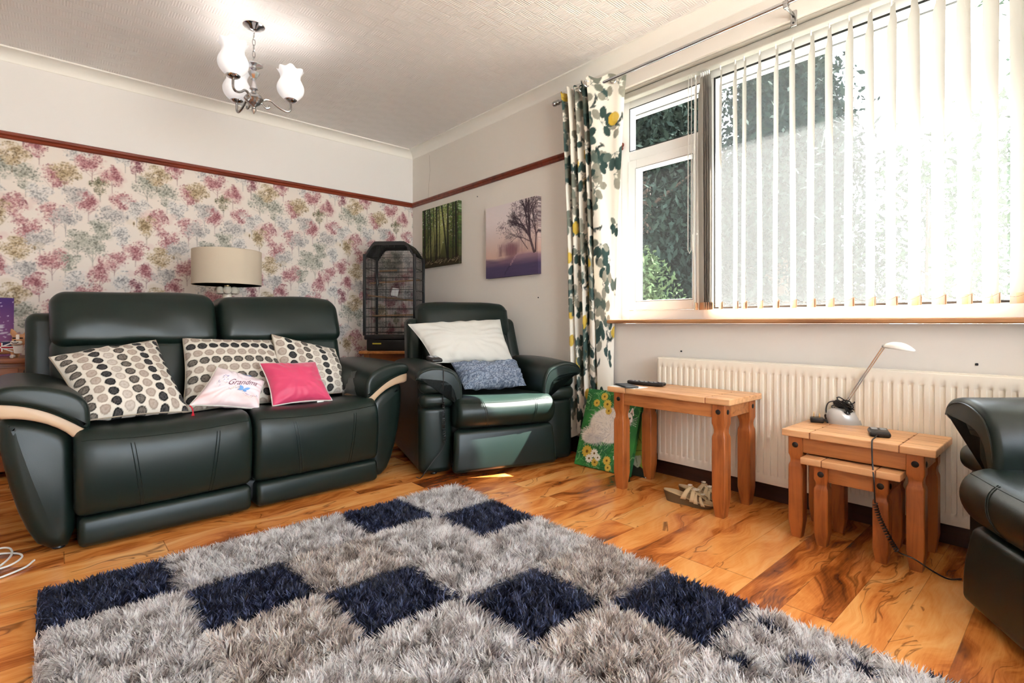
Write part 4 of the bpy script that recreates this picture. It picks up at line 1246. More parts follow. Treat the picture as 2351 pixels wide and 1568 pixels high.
# ------------------------------------------------------------------ sandals under the tall table
def sandal(label, loc, rz, flip=1):
    r = empty('sandal', loc, rz); tag(r, label, 'sandal', 'pair of beige sandals')
    out = []
    for i in range(40):
        a = 2 * PI * i / 40; x = .125 * math.cos(a); t = (x + .125) / .25
        w = .029 + .015 * t - .008 * math.exp(-((t - .42) / .16) ** 2)
        out.append((x, w * math.copysign(abs(math.sin(a)) ** (.95 if math.cos(a) < 0 else .75), math.sin(a)) + .006 * flip * t))
    def lift(x): t = (x + .125) / .25; return .040 * (1 - t) ** 1.3 * (1 - .18 * max(0, .2 - t) / .2) + .018
    m = MB()
    prism(m, out, 0, 1, plane='xy', seg=6, fn=lambda x, y, z: (x * (1 - .05 * (1 - z)) + .010 * (1 - z) * (1 if x < 0 else 0), y * (1 - .10 * (1 - z) ** 2), z * lift(x) + (.006 * max(0, (x - .07) / .05) ** 2) * (1 - z))); s = build('sole', m, 'sole_taupe', r, sharp=40)
    m = MB(); prism(m, out, 0, 1, plane='xy', seg=2, fn=lambda x, y, z: (x * .985, y * .96, lift(x) + .007 * z - .001)); build('footbed', m, 'sandal_leather', s, sharp=40)
    def strap(x0, x1, hgt, w, sk):
        def fn(u, v):
            a = PI * u; x = x0 + (x1 - x0) * math.sin(a) + (v - .5) * w * (1 - .25 * math.sin(a)) + sk * math.cos(a)
            t = (x0 + .125) / .25; hw = .036 + .012 * t
            return (x, -hw * math.cos(a) + .004 * flip, lift(x0) + hgt * math.sin(a) ** .8 - .004)
        q = MB(); grid(q, fn, 20, 3); o = build('strap', q, 'sandal_leather', r, sharp=60); md = o.modifiers.new('t', 'SOLIDIFY'); md.thickness = .0025; return o
    strap(-.015, .010, .056, .026, 0.0); strap(.022, .026, .050, .022, .006); strap(.052, .042, .044, .020, -.004); strap(.082, .060, .036, .018, .0)
    def mid(u, v):
        x = .0 + .085 * v; return (x, (u - .5) * .030 * (1 + .25 * math.sin(PI * v)) + .004 * flip, lift(x) * .4 + .075 - .030 * v + .004 - .004 * (2 * u - 1) ** 2 - .012 * v)
    q = MB(); grid(q, mid, 8, 10); o = build('tongue', q, 'sandal_leather', r, sharp=60); md = o.modifiers.new('t', 'SOLIDIFY'); md.thickness = .003
    for (v, s_) in ((.08, .8), (.42, 1.15), (.80, .85)):
        p = Vector(mid(.5, v)); q = MB()
        for k in range(6):
            a = k * PI / 3; c = p + Vector((math.cos(a) * .009 * s_, math.sin(a) * .009 * s_, .005))
            lathe(q, [(.0001, -.002), (.006 * s_, 0), (.005 * s_, .003), (.0001, .002)], 8, c)
        lathe(q, [(.0001, 0), (.0045, .004), (.0001, .008)], 8, p + Vector((0, 0, .003))); build('flower', q, 'ceramic_cream', r)
    return r
sandal('near beige strappy wedge sandal under the tall pine table', (-.375, -3.195, 0), R(-80), 1)
sandal('far beige sandal of the pair, mostly hidden behind its mate', (-.275, -3.215, 0), R(-84), -1)

# ------------------------------------------------------------------ canvases
def canvas(name, label, cat, corners, t, p, res, group=None, side='paper_white', wrapcol=True):
    """corners bl, br, tl of the front face (world)"""
    bl_, br_, tl_ = map(Vector, corners); X = br_ - bl_; Y = tl_ - bl_; N = X.cross(Y).normalized()
    nx, ny = int(X.length / res) + 1, int(Y.length / res) + 1
    r = empty(name, bl_ + X * .5); tag(r, label, cat, group); off = Matrix.Translation(-r.location)
    u, v = np.meshgrid(np.linspace(0, 1, nx), np.linspace(0, 1, ny))
    # front plus the four wrapped sides
    V = np.array(bl_)[None] + u.ravel()[:, None] * np.array(X)[None] + v.ravel()[:, None] * np.array(Y)[None]
    C_ = p.sample(u.ravel(), v.ravel()); F = [grid_faces(nx, ny)]; n0 = len(V); Vs = [V]; Cs = [C_]
    for (idx) in (np.arange(nx), np.arange(nx)[::-1] + nx * (ny - 1), np.arange(ny)[::-1] * nx, np.arange(ny) * nx + nx - 1):
        a = V[idx]; b = a - np.array(N) * t; o = sum(len(q) for q in Vs); k = len(idx)
        Vs += [a, b]; Cs += [C_[idx], C_[idx]]
        i = np.arange(k - 1); F.append(np.stack([i + o, i + o + k, i + o + k + 1, i + o + 1], 1))
    build_np('print', np.concatenate(Vs), F, 'canvas_print', r, np.concatenate(Cs)).matrix_local = off
    m = MB(); q = [bl_ - N * t, br_ - N * t, br_ + Y - N * t, tl_ - N * t]; q2 = [c - N * (t * .35) for c in (bl_ + X * .01 + Y * .01, br_ - X * .01 + Y * .01, br_ + Y * .99 - X * .01, tl_ + X * .01 - Y * .01)]
    m.add([p_ + N * .0004 for p_ in q] + q2, [(3, 2, 1, 0), (0, 1, 5, 4), (1, 2, 6, 5), (2, 3, 7, 6), (3, 0, 4, 7)]); build('stretcher', m, 'pine', r, smooth=False).matrix_local = off
    return r
def paint_forest():
    p = Paint(240, 230, rgb(92, 104, 56)); W, H = 240, 230
    yy = np.linspace(0, 1, H)[:, None]; xx = np.linspace(0, 1, W)[None, :]
    glow = np.exp(-((xx - .52) / .26) ** 2) * np.clip((yy - .12) / .5, 0, 1)
    base = np.array(rgb(40, 40, 26)); top = np.array(rgb(172, 178, 106))
    p.a[:] = base + (top - base) * (.10 + .85 * glow * np.clip(yy * 1.3, 0, 1))[..., None]
    for i in range(1500):
        x, y = random.uniform(0, W), H * (1 - abs(random.gauss(0, .22)))
        p.ell(x, y, random.uniform(1, 4), random.uniform(1, 3), random.choice([rgb(58, 92, 40), rgb(96, 134, 64), rgb(34, 54, 32), rgb(212, 220, 190), rgb(72, 110, 50)]), .6)
    for i in range(500):
        x = random.choice([random.uniform(0, 70), random.uniform(180, W)]); p.ell(x, random.uniform(60, 210), random.uniform(1.5, 5), random.uniform(1, 4), random.choice([rgb(44, 74, 34), rgb(70, 104, 48), rgb(30, 48, 28)]), .5)
    for k in range(12):
        x = 104 + k * 7; p.poly([(x, 212), (x - 96 + k * 3, 40)], random.uniform(3, 9), rgb(214, 208, 140), random.uniform(.12, .26))
    for (x, w, ln) in ((14, 12, 3), (40, 6, 0), (52, 9, 8), (76, 5, 14), (98, 12, 0), (116, 6, 3), (134, 9, 34), (170, 11, 3), (206, 6, -2), (222, 12, 2)):
        p.poly([(x + random.uniform(-3, 3), H), (x + ln * .35, 150), (x + ln * .7, 80), (x + ln, 24)], w, rgb(24, 24, 16), .93); p.line(x + ln, 24, x + ln + 16, 12, w * .8, rgb(20, 18, 14), .7)
    for k in range(34):
        x = random.uniform(0, W); y = random.uniform(150, 228); p.line(x, y, x + random.uniform(-34, 34), y + random.uniform(4, 26), 1.5, rgb(26, 30, 20), .8)
    for x in range(0, W, 2): p.line(x, 0, x, 20 + 8 * math.sin(x * .06) + random.uniform(0, 10), 3, rgb(46, 32, 22), .6)
    for k in range(26): x = random.uniform(20, 230); p.line(x, 6 + random.uniform(0, 12), x + 18, 12 + random.uniform(0, 14), 1.3, rgb(196, 176, 146), .6)
    return p
def paint_snow():
    W, H = 240, 230; p = Paint(W, H, rgb(222, 210, 206))
    yy = np.linspace(0, 1, H)[:, None]; xx = np.linspace(0, 1, W)[None, :]
    sky = np.array(rgb(226, 214, 214)) + (np.array(rgb(212, 178, 164)) - np.array(rgb(226, 214, 214))) * np.clip(1 - (yy - .3) / .45, 0, 1)[..., None]
    g = np.array(rgb(78, 66, 98)); ground = g + (np.array(rgb(172, 136, 146)) - g) * np.clip((yy - .14) / .18, 0, 1)[..., None] * np.ones_like(xx)[..., None]
    k = np.clip(((.29 - .03 * np.sin(xx * 6)) - yy) * 22, 0, 1)[..., None]
    p.a[:] = sky * (1 - k) + ground * k
    for i in range(90): p.ell(random.gauss(122, 26), random.gauss(80, 13), 16, 12, rgb(134, 92, 102), .12, soft=8)
    random.seed(12)
    tones = [rgb(122, 100, 110), rgb(98, 78, 90), rgb(156, 134, 138), rgb(84, 66, 78)]
    cl = []
    for i in range(60):
        a = random.uniform(.15, 2.75); d = random.uniform(.3, 1.0); cl.append((200 + math.cos(a) * d * 138, 104 + math.sin(a) * d * 125))
    for i in range(4600):
        c = random.choice(cl); x, y = c[0] + random.gauss(0, 11), c[1] + random.gauss(0, 10)
        if x < 52 or (y < 96 and x < 120): continue
        p.ell(x, y, random.uniform(.8, 2.0), random.uniform(.7, 1.5), random.choice(tones), .7)
    tr = rgb(62, 46, 56)
    def br(x, y, a, l, w, d):
        if d == 0 or l < 4: return
        x2, y2 = x + math.cos(a) * l, y + math.sin(a) * l; p.line(x, y, x2, y2, w, tr, .92)
        for k in range(3): br(x2, y2, a + random.uniform(-.6, .6), l * random.uniform(.65, .85), w * .62, d - 1)
    for (x, y, a, l, w) in ((222, 66, 1.95, 56, 9), (206, 110, 1.6, 40, 6), (204, 112, 2.35, 40, 5), (228, 66, 1.5, 50, 6), (210, 96, 2.7, 36, 3), (196, 76, 2.3, 40, 3)): br(x, y, a, l, w, 5)
    for q in range(50): x = random.uniform(60, 150); p.line(x, 66, x + random.uniform(-3, 3), 80 + random.uniform(0, 26), 1.3, rgb(120, 88, 96), .5)
    for q in range(34): x = 150 + q * 2.6; p.line(x, 70, x + random.uniform(-2, 2), 100 + random.uniform(0, 40), 1.2, rgb(140, 108, 112), .5)
    for q in range(26): t = q / 26; p.ell(92 + 60 * t + random.uniform(-3, 3), 8 + 62 * t, 3.5, 1.8, rgb(176, 140, 150) if t > .4 else rgb(46, 38, 60), .6)
    for i in range(60): p.ell(random.uniform(0, W), random.uniform(0, 60), 30, 3, rgb(66, 56, 86), .12, soft=3)
    return p
def paint_cat():
    W, H = 260, 320; p = Paint(W, H, rgb(44, 108, 56))
    for i in range(90): p.ell(random.uniform(0, W), random.uniform(0, H), 40, 30, random.choice([rgb(36, 88, 52), rgb(62, 142, 66), rgb(40, 96, 70), rgb(70, 160, 70)]), .35, soft=18)
    for i in range(240):
        x, y = random.uniform(0, W), random.choice([random.uniform(0, 110), random.uniform(200, H)])
        a = random.uniform(.2, 2.9); l = random.uniform(16, 44)
        p.poly([(x, y), (x + math.cos(a) * l * .5, y + math.sin(a) * l * .5), (x + math.cos(a + .4) * l, y + math.sin(a + .4) * l)], random.uniform(1.2, 3), random.choice([rgb(30, 78, 46), rgb(98, 176, 92), rgb(150, 196, 140), rgb(56, 120, 66)]), .8)
    # white long-haired cat, crouching, head to the right
    fur = [rgb(232, 224, 212), rgb(206, 196, 180), rgb(244, 240, 232), rgb(180, 176, 176)]
    for (cx, cy, rx, ry) in ((120, 190, 82, 58), (70, 130, 60, 34), (150, 150, 70, 40), (186, 208, 36, 36)):
        p.ell(cx, cy, rx, ry, fur[0], 1, .25, soft=6)
        for i in range(260):
            a = random.uniform(0, 6.28); d = math.sqrt(random.random()) * .98; x, y = cx + math.cos(a) * rx * d, cy + math.sin(a) * ry * d
            l = random.uniform(8, 20); aa = math.atan2(y - cy, x - cx) + random.uniform(-.4, .4)
            p.line(x, y, x + math.cos(aa) * l, y + math.sin(aa) * l, 1.5, random.choice(fur), .75)
    p.ell(70, 112, 44, 20, rgb(150, 160, 172), .35, soft=14)
    p.ell(206, 214, 24, 26, rgb(244, 240, 232), 1)
    for (x, y, s_) in ((196, 250, 1), (222, 246, 1)):
        p.poly([(x - 9, y - 14), (x, y + 12), (x + 9, y - 14)], 5, fur[0], 1); p.line(x, y - 8, x, y + 4, 4, rgb(206, 150, 146), .8)
    for x in (200, 218): p.ell(x, 218, 3.5, 4.5, rgb(60, 90, 60), 1); p.ell(x, 218, 1.5, 3, rgb(12, 14, 12), 1)
    p.ell(212, 202, 6, 4, rgb(206, 90, 80), 1); p.poly([(200, 196), (212, 190), (226, 202)], 2.5, rgb(180, 60, 56), .9)
    for k in range(5): p.poly([(218, 200 + k * 2), (250, 190 + k * 9)], 1.3, rgb(240, 240, 232), .85); p.poly([(206, 200 + k * 2), (170, 186 + k * 9)], 1.3, rgb(240, 240, 232), .6)
    def flower(x, y, s_, col, n=10):
        for k in range(n):
            a = 2 * PI * k / n; p.ell(x + math.cos(a) * s_ * .6, y + math.sin(a) * s_ * .6, s_ * .42, s_ * .22, col, .97, a)
        p.ell(x, y, s_ * .26, s_ * .26, rgb(120, 90, 30), 1)
    for (x, y, s_) in ((52, 262, 16), (84, 292, 17), (104, 262, 20), (116, 236, 16), (150, 300, 16), (50, 60, 25), (96, 24, 17), (150, 40, 18), (160, 14, 15)): flower(x, y, s_, rgb(214, 180, 72), 12)
    for (x, y, s_) in ((86, 58, 18), (66, 34, 18), (106, 44, 14), (190, 60, 15)): flower(x, y, s_, rgb(240, 238, 226))
    return p
def paint_leaves():
    p = Paint(150, 160, rgb(30, 34, 26))
    for i in range(34):
        x, y, a = random.uniform(0, 150), random.uniform(0, 160), random.uniform(0, 6.28)
        for q in range(8):
            f = q / 7; w = 13 * math.sin(PI * (.1 + .8 * f)); p.ell(x + math.cos(a) * 34 * f, y + math.sin(a) * 34 * f, w, w * .8, rgb(142, 172, 72) if i % 3 else rgb(176, 188, 160), 1)
        p.line(x, y, x + math.cos(a) * 36, y + math.sin(a) * 36, 1.2, rgb(60, 80, 36), 1)
    p.line(148, 0, 148, 160, 4, rgb(220, 216, 206), 1)
    return p
def paint_purple():
    p = Paint(160, 140, rgb(84, 46, 120)); yy = np.linspace(0, 1, 140)[:, None, None]
    p.a[:] = np.array(rgb(150, 92, 140)) * (1 - yy) + np.array(rgb(66, 38, 104)) * yy + np.zeros((140, 160, 3))
    for i in range(70): p.ell(random.uniform(0, 160), random.uniform(40, 140), .9, .9, rgb(230, 214, 240), .9)
    for i in range(30): p.ell(random.gauss(128, 12), random.gauss(62, 9), 6, 2.2, rgb(206, 196, 214), .8, random.uniform(-.5, .5))
    p.ell(150, 30, 9, 5, rgb(200, 186, 200), .8); p.ell(136, 16, 8, 4, rgb(200, 186, 200), .7)
    return p
canvas('canvas_picture', 'canvas print of a green sunlit forest, beside the birdcage', 'picture', [(-.034, -.236, 1.405), (-.034, -.826, 1.405), (-.034, -.236, 1.955)], .032, paint_forest(), .003)
canvas('canvas_picture', 'canvas print of a dark tree over purple snow, beside the curtain', 'picture', [(-.034, -1.205, 1.243), (-.034, -1.81, 1.243), (-.034, -1.205, 1.815)], .032, paint_snow(), .003)
canvas('cat_painting', 'green painting of a white cat among daisies leaning behind the tall table', 'painting', [(-.252, -2.352, .004), (-.226, -2.742, .004), (-.118, -2.361, .462)], .026, paint_cat(), .0022)
canvas('leaf_print', 'dark leaf patterned canvas leaning behind the cat painting', 'picture', [(-.192, -2.44, .003), (-.176, -2.822, .003), (-.066, -2.444, .44)], .018, paint_leaves(), .003)
canvas('purple_picture', 'purple starry picture standing on the sideboard against the wallpaper', 'picture', [(-3.40, -.13, .6815), (-2.858, -.13, .6815), (-3.40, -.06, 1.036)], .02, paint_purple(), .004)

# ================================================================== CORNER: CAGE ON A TABLE
CG = Matrix.Translation((-.440, -.440, 0)) @ Matrix.Rotation(R(-45), 4, 'Z')       # local -y looks into the room
r = empty('corner_table', (-.440, -.440, 0), R(-45)); tag(r, 'small wooden table under the birdcage behind the recliner', 'table')
m = MB(); rbox(m, -.25, .25, -.21, .20, .622, .645, .004, 2); build('table_top', m, 'pine', r)
m = MB(); rbox(m, -.20, .20, -.17, -.15, .55, .622, .002, 2); rbox(m, -.20, .20, .14, .16, .55, .622, .002, 2); build('apron', m, 'pine_dark', r)
for x in (-.19, .19):
    for y in (-.16, .15):
        m = MB(); rbox(m, x - .024, x + .024, y - .024, y + .024, 0, .622, .004, 2); build('leg', m, 'pine_dark', r)
def cage():
    r = empty('birdcage', (-.440, -.440, .645), R(-45)); tag(r, 'tall black wire birdcage with arched top standing in the corner', 'birdcage')
    W, D = .215, .165; Z0, ZS = .13, .80                    # base tray top, shoulder height
    def roof(x): t = abs(x) / W; return ZS + .125 * min(1, (1 - t) / .38) ** .8 if t > .62 else ZS + .125
    m = MB(); rbox(m, -W + .012, W - .012, -D + .012, D - .012, 0, .10, .012, 3); rbox(m, -W - .004, W + .004, -D - .004, D + .004, .095, .135, .010, 3); t = build('tray', m, 'black_plastic', r)
    m = MB(); rbox(m, -.150, -.075, -D + .0085, -D + .0125, .055, .068, .001, 2); build('label', m, 'yellow_label', t)
    m = MB()
    for x in (-W, W):
        for y in (-D, D): rbox(m, x - .011, x + .011, y - .011, y + .011, Z0, ZS + .02, .004, 2)
    arc = [(-W + 2 * W * i / 24) for i in range(25)]
    for y in (-D, D):
        a = [(x, y, roof(x)) for x in arc]
        for (p, q) in zip(a[:-1], a[1:]):
            m.add([(p[0], y - .005, p[2]), (q[0], y - .005, q[2]), (q[0], y - .005, q[2] - .030), (p[0], y - .005, p[2] - .030), (p[0], y + .005, p[2]), (q[0], y + .005, q[2]), (q[0], y + .005, q[2] - .030), (p[0], y + .005, p[2] - .030)], [(0, 1, 2, 3), (7, 6, 5, 4), (0, 4, 5, 1), (3, 2, 6, 7)])
    build('frame', m, 'black_metal', r, sharp=30)
    m = MB(); grid(m, lambda u, v: (arc[0] + 2 * W * u, -D + 2 * D * v, roof(arc[0] + 2 * W * u) + .002), 24, 2); o = build('roof_cover', m, 'black_vinyl', r, sharp=30); md = o.modifiers.new('t', 'SOLIDIFY'); md.thickness = .004
    m = MB()
    def wire(a, b, w=.0014): tube(m, [a, b], w, 4, caps=False)
    n = 34
    for i in range(1, n):
        x = -W + 2 * W * i / n
        for y in (-D, D): wire((x, y, Z0), (x, y, roof(x) - .02))
    nd = 13
    for i in range(1, nd):
        y = -D + 2 * D * i / nd
        for x in (-W, W): wire((x, y, Z0), (x, y, ZS))
    z = .44
    while z < .86:
        for y in (-D, D): wire((-W, y, z), (W, y, z), .0009)
        for x in (-W, W): wire((x, -D, z), (x, D, z), .0009)
        z += .0135
    for z in (.155, .20, .29, .36, .44, .52, .62, .70, .79):
        for y in (-D, D): wire((-W, y, z), (W, y, z), .0024)
        for x in (-W, W): wire((x, -D, z), (x, D, z), .0024)
    for x in (-.03, .14): wire((x, -D - .002, .20), (x, -D - .002, .62), .0022)
    build('bars', m, 'black_metal', r)
    for a, b in (((-W, -.02, .585), (W, .03, .615)), ((-W, -.08, .475), (W, -.12, .425)), ((-W, .05, .30), (W, .02, .31)), ((-.16, .08, .70), (.0, .06, .705))):
        m = MB(); tube(m, [a, b], .0075, 8); build('perch', m, 'perch_wood', r)
    m = MB(); tube(m, [(-.145, -.05, .60), (-.145, -.05, .64), (-.14, -.05, .58), (-.145, -.05, .54)], [.004, .012, .014, .008], 8); tube(m, [(-.145, -.05, .60), (-.145, -.05, .90)], .0015, 4); build('toy', m, 'black_vinyl', r)
    m = MB(); rbox(m, .012, .070, -.150, -.146, .475, .540, .001, 2, fn=lambda x, y, z: (x + (z - .5) * .25, y, z - x * .2)); build('mirror', m, 'paper_white', r)
    m = MB(); tube(m, [(.10, -.1, .87), (.10, -.1, .75)], [.003, .006], 8); tube(m, [(.11, -.1, .70), (.11, -.1, .66)], [.018, .016], 10); build('feeder', m, 'glass_clear', r)
    m = MB(); rbox(m, -.235, -.222, -.13, -.10, .325, .385, .006, 3); build('clip', m, 'white_vinyl', r)
    return r
cage()

# ================================================================== TABLE LAMP BEHIND THE SOFA
r = empty('side_table', (-1.79, -.52, 0)); tag(r, 'low wooden side table behind the sofa carrying the cream lamp', 'table')
m = MB(); rbox(m, -.22, .22, -.2, .2, .50, .53, .004, 2); build('table_top', m, 'pine', r)
for x in (-.17, .17):
    for y in (-.15, .15):
        m = MB(); rbox(m, x - .025, x + .025, y - .025, y + .025, 0, .5, .004, 2); build('leg', m, 'pine_upright', r)
r = empty('table_lamp', (-1.793, -.59, .53)); tag(r, 'table lamp with a large cream drum shade standing behind the sofa', 'lamp')
m = MB(); prof = [(.0001, 0), (.085, 0), (.09, .012), (.07, .03), (.045, .04)]
for i in range(5):
    c = .09 + i * .092
    for k in range(7):
        a = -PI / 2 + PI * k / 6 * .98; prof.append((max(.03, .06 * math.cos(a) * (1.05 - .02 * i)), c + .046 * math.sin(a)))
prof += [(.03, .51), (.026, .56), (.02, .60), (.0001, .602)]
lathe(m, prof, 28)
for k in range(7):
    a = 2 * PI * k / 7; lathe(m, [(.0001, -.028), (.02, -.02), (.028, 0), (.02, .02), (.0001, .028)], 12, (.052 * math.cos(a), .052 * math.sin(a), .572))
build('base', m, 'ceramic_cream', r)
m = MB(); tube(m, [(0, 0, .51), (0, 0, .62)], .008, 10); tube(m, [(0, 0, .60), (0, 0, .66)], .018, 12); build('lamp_holder', m, 'brass', r)
m = MB(); lathe(m, [(.209, .608), (.211, .610), (.2105, .838), (.2085, .840), (.2075, .838), (.2075, .612), (.209, .608)], 56); sh = build('lamp_shade', m, 'lamp_linen', r)
m = MB()
for k in range(3):
    a = 2 * PI * k / 3 + .4; tube(m, [(.016 * math.cos(a), .016 * math.sin(a), .63), (.2075 * math.cos(a), .2075 * math.sin(a), .628)], .002, 6)
build('shade_carrier', m, 'brass', sh)

# ================================================================== SIDEBOARD, CORGI
def sideboard():
    r = empty('sideboard', (-3.30, -.22, 0)); tag(r, 'dark pine sideboard with black stud beside the sofa arm', 'sideboard')
    x0, x1 = -.62, .545
    m = MB(); rbox(m, x0 - .02, x1 + .02, -.215, .195, .652, .68, .005, 2); build('table_top', m, 'pine_dark', r)
    m = MB(); rbox(m, x0, x1, -.185, .19, .04, .652, .003, 2); build('body', m, 'pine_dark', r)
    for (a, b) in ((x0 + .07, (x0 + x1) / 2 - .02), ((x0 + x1) / 2 + .02, x1 - .07)):
        m = MB(); rbox(m, a, b, -.198, -.186, .09, .50, .004, 2); rbox(m, a + .05, b - .05, -.204, -.198, .14, .45, .004, 2); d = build('door', m, 'pine_dark', r)
        q = MB(); lathe(q, [(.0001, .016), (.009, .013), (.006, .003), (.009, 0)], 12); q.xf(Matrix.Translation((b - .03, -.204, .33)) @ Matrix.Rotation(R(90), 4, 'X')); build('knob', q, 'stud', d)
        m = MB(); rbox(m, a, b, -.198, -.186, .525, .625, .004, 2); d = build('drawer', m, 'pine_dark', r)
        q = MB(); lathe(q, [(.0001, .016), (.009, .013), (.006, .003), (.009, 0)], 12); q.xf(Matrix.Translation(((a + b) / 2, -.198, .575)) @ Matrix.Rotation(R(90), 4, 'X')); build('knob', q, 'stud', d)
    for x in (x0 + .03, x1 - .035):
        q = MB(); lathe(q, [(.0001, .006), (.014, .004), (.016, 0)], 14); q.xf(Matrix.Translation((x, -.186, .60)) @ Matrix.Rotation(R(90), 4, 'X')); build('stud', q, 'stud', r)
    for x in (x0 + .05, x1 - .05):
        for y in (-.15, .15):
            m = MB(); lathe(m, [(.022, 0), (.03, .02), (.026, .045)], 12, (x, y, 0)); build('foot', m, 'pine_dark', r)
sideboard()
def corgi():
    r = empty('corgi_ornament', (-2.860, -.335, .68), R(-20)); tag(r, 'corgi dog ornament in a union flag coat on the sideboard', 'ornament')
    m = MB()
    rbox(m, -.115, .045, -.033, .035, .022, .088, .03, 4, (4, 2, 2)); rbox(m, -.135, -.10, -.028, .03, .03, .075, .016, 3)
    for x in (-.095, .02):
        for y in (-.024, .024): tube(m, [(x, y, .04), (x, y, .014), (x - .0, y - .008, .008), (x, y - .014, .007)], [.013, .010, .010, .008], 10)
    H = Vector((.052, -.022, .105))
    rbox(m, H.x - .036, H.x + .036, H.y - .03, H.y + .03, H.z - .03, H.z + .032, .028, 5)
    rbox(m, H.x - .020, H.x + .020, H.y - .056, H.y - .012, H.z - .022, H.z + .002, .013, 4)
    tube(m, [(.03, -.01, .075), (.05, -.02, .10)], [.03, .028], 12)
    for s_ in (-1, 1): tube(m, [(H.x + s_ * .022, H.y, H.z + .02), (H.x + s_ * .034, H.y, H.z + .042), (H.x + s_ * .040, H.y, H.z + .062)], [.015, .013, .003], 8)
    b = build('body', m, 'corgi_fur', r)
    m = MB(); rbox(m, H.x - .024, H.x + .024, H.y - .060, H.y - .028, H.z - .026, H.z - .004, .012, 4); rbox(m, H.x - .008, H.x + .008, H.y - .034, H.y - .026, H.z - .01, H.z + .03, .004, 3)
    for x in (-.095, .02): tube(m, [(x, -.025, .012), (x, -.042, .008)], [.012, .009], 8)
    tube(m, [(.045, -.03, .03), (.048, -.04, .075)], [.018, .022], 10); build('white_fur', m, 'corgi_white', r)
    m = MB(); lathe(m, [(.0001, -.004), (.006, 0), (.0001, .005)], 10, (H.x, H.y - .060, H.z - .004))
    for s_ in (-1, 1): rbox(m, H.x + s_ * .016 - .008, H.x + s_ * .016 + .008, H.y - .033, H.y - .027, H.z + .006, H.z + .013, .003, 3)
    pts = [(H.x - .016, H.y - .060, H.z - .012), (H.x - .008, H.y - .0615, H.z - .018), (H.x, H.y - .0615, H.z - .017), (H.x + .008, H.y - .0615, H.z - .018), (H.x + .016, H.y - .060, H.z - .012)]
    tube(m, pts, .0018, 5); build('face', m, 'black_vinyl', r)
    m = MB(); rbox(m, -.10, .030, -.037, .039, .034, .093, .033, 4, (4, 2, 2)); c = build('coat', m, 'flag_blue', r)
    m = MB()
    rbox(m, -.101, .031, -.0395, -.036, .052, .070, .001, 2); rbox(m, -.045, -.021, -.0395, -.036, .038, .088, .001, 2)
    for s_ in (-1, 1): tube(m, [(-.095, -.0375, .062 - s_ * .026), (.025, -.0375, .062 + s_ * .026)], .0035, 6)
    build('white_cross', m, 'paper_white', c)
    m = MB(); rbox(m, -.1015, .0315, -.0405, -.036, .0565, .0655, .001, 2); rbox(m, -.0395, -.0265, -.0405, -.036, .037, .089, .001, 2); build('red_cross', m, 'flag_red', c)
corgi()
# white lead and socket block on the floor by the sofa
m = MB(); tube(m, spline([(-3.05, -1.45, .02), (-2.95, -1.66, .006), (-2.80, -1.76, .006), (-2.765, -1.83, .006), (-2.80, -1.90, .006), (-2.87, -1.90, .006), (-2.90, -1.80, .008), (-2.84, -1.70, .012), (-2.80, -1.74, .016), (-2.80, -1.84, .013), (-2.86, -1.95, .006), (-2.95, -2.0, .006), (-2.86, -2.02, .006), (-2.76, -1.96, .006), (-2.73, -1.90, .006)], 8), .0035, 7)
o = build('power_lead', m, 'white_vinyl'); tag(o, 'white power lead looped on the floor beside the sofa', 'cable')
r = empty('socket_block', (-2.99, -1.42, 0)); tag(r, 'white extension socket block on the floor left of the sofa', 'socket block')
m = MB(); rbox(m, -.10, .10, -.03, .03, 0, .04, .008, 3); b = build('body', m, 'white_vinyl', r)
for x in (-.06, 0, .06):
    m = MB(); rbox(m, x - .003, x + .003, .006, .014, .0385, .0405, .0008, 2); build('socket_hole', m, 'gasket', b)

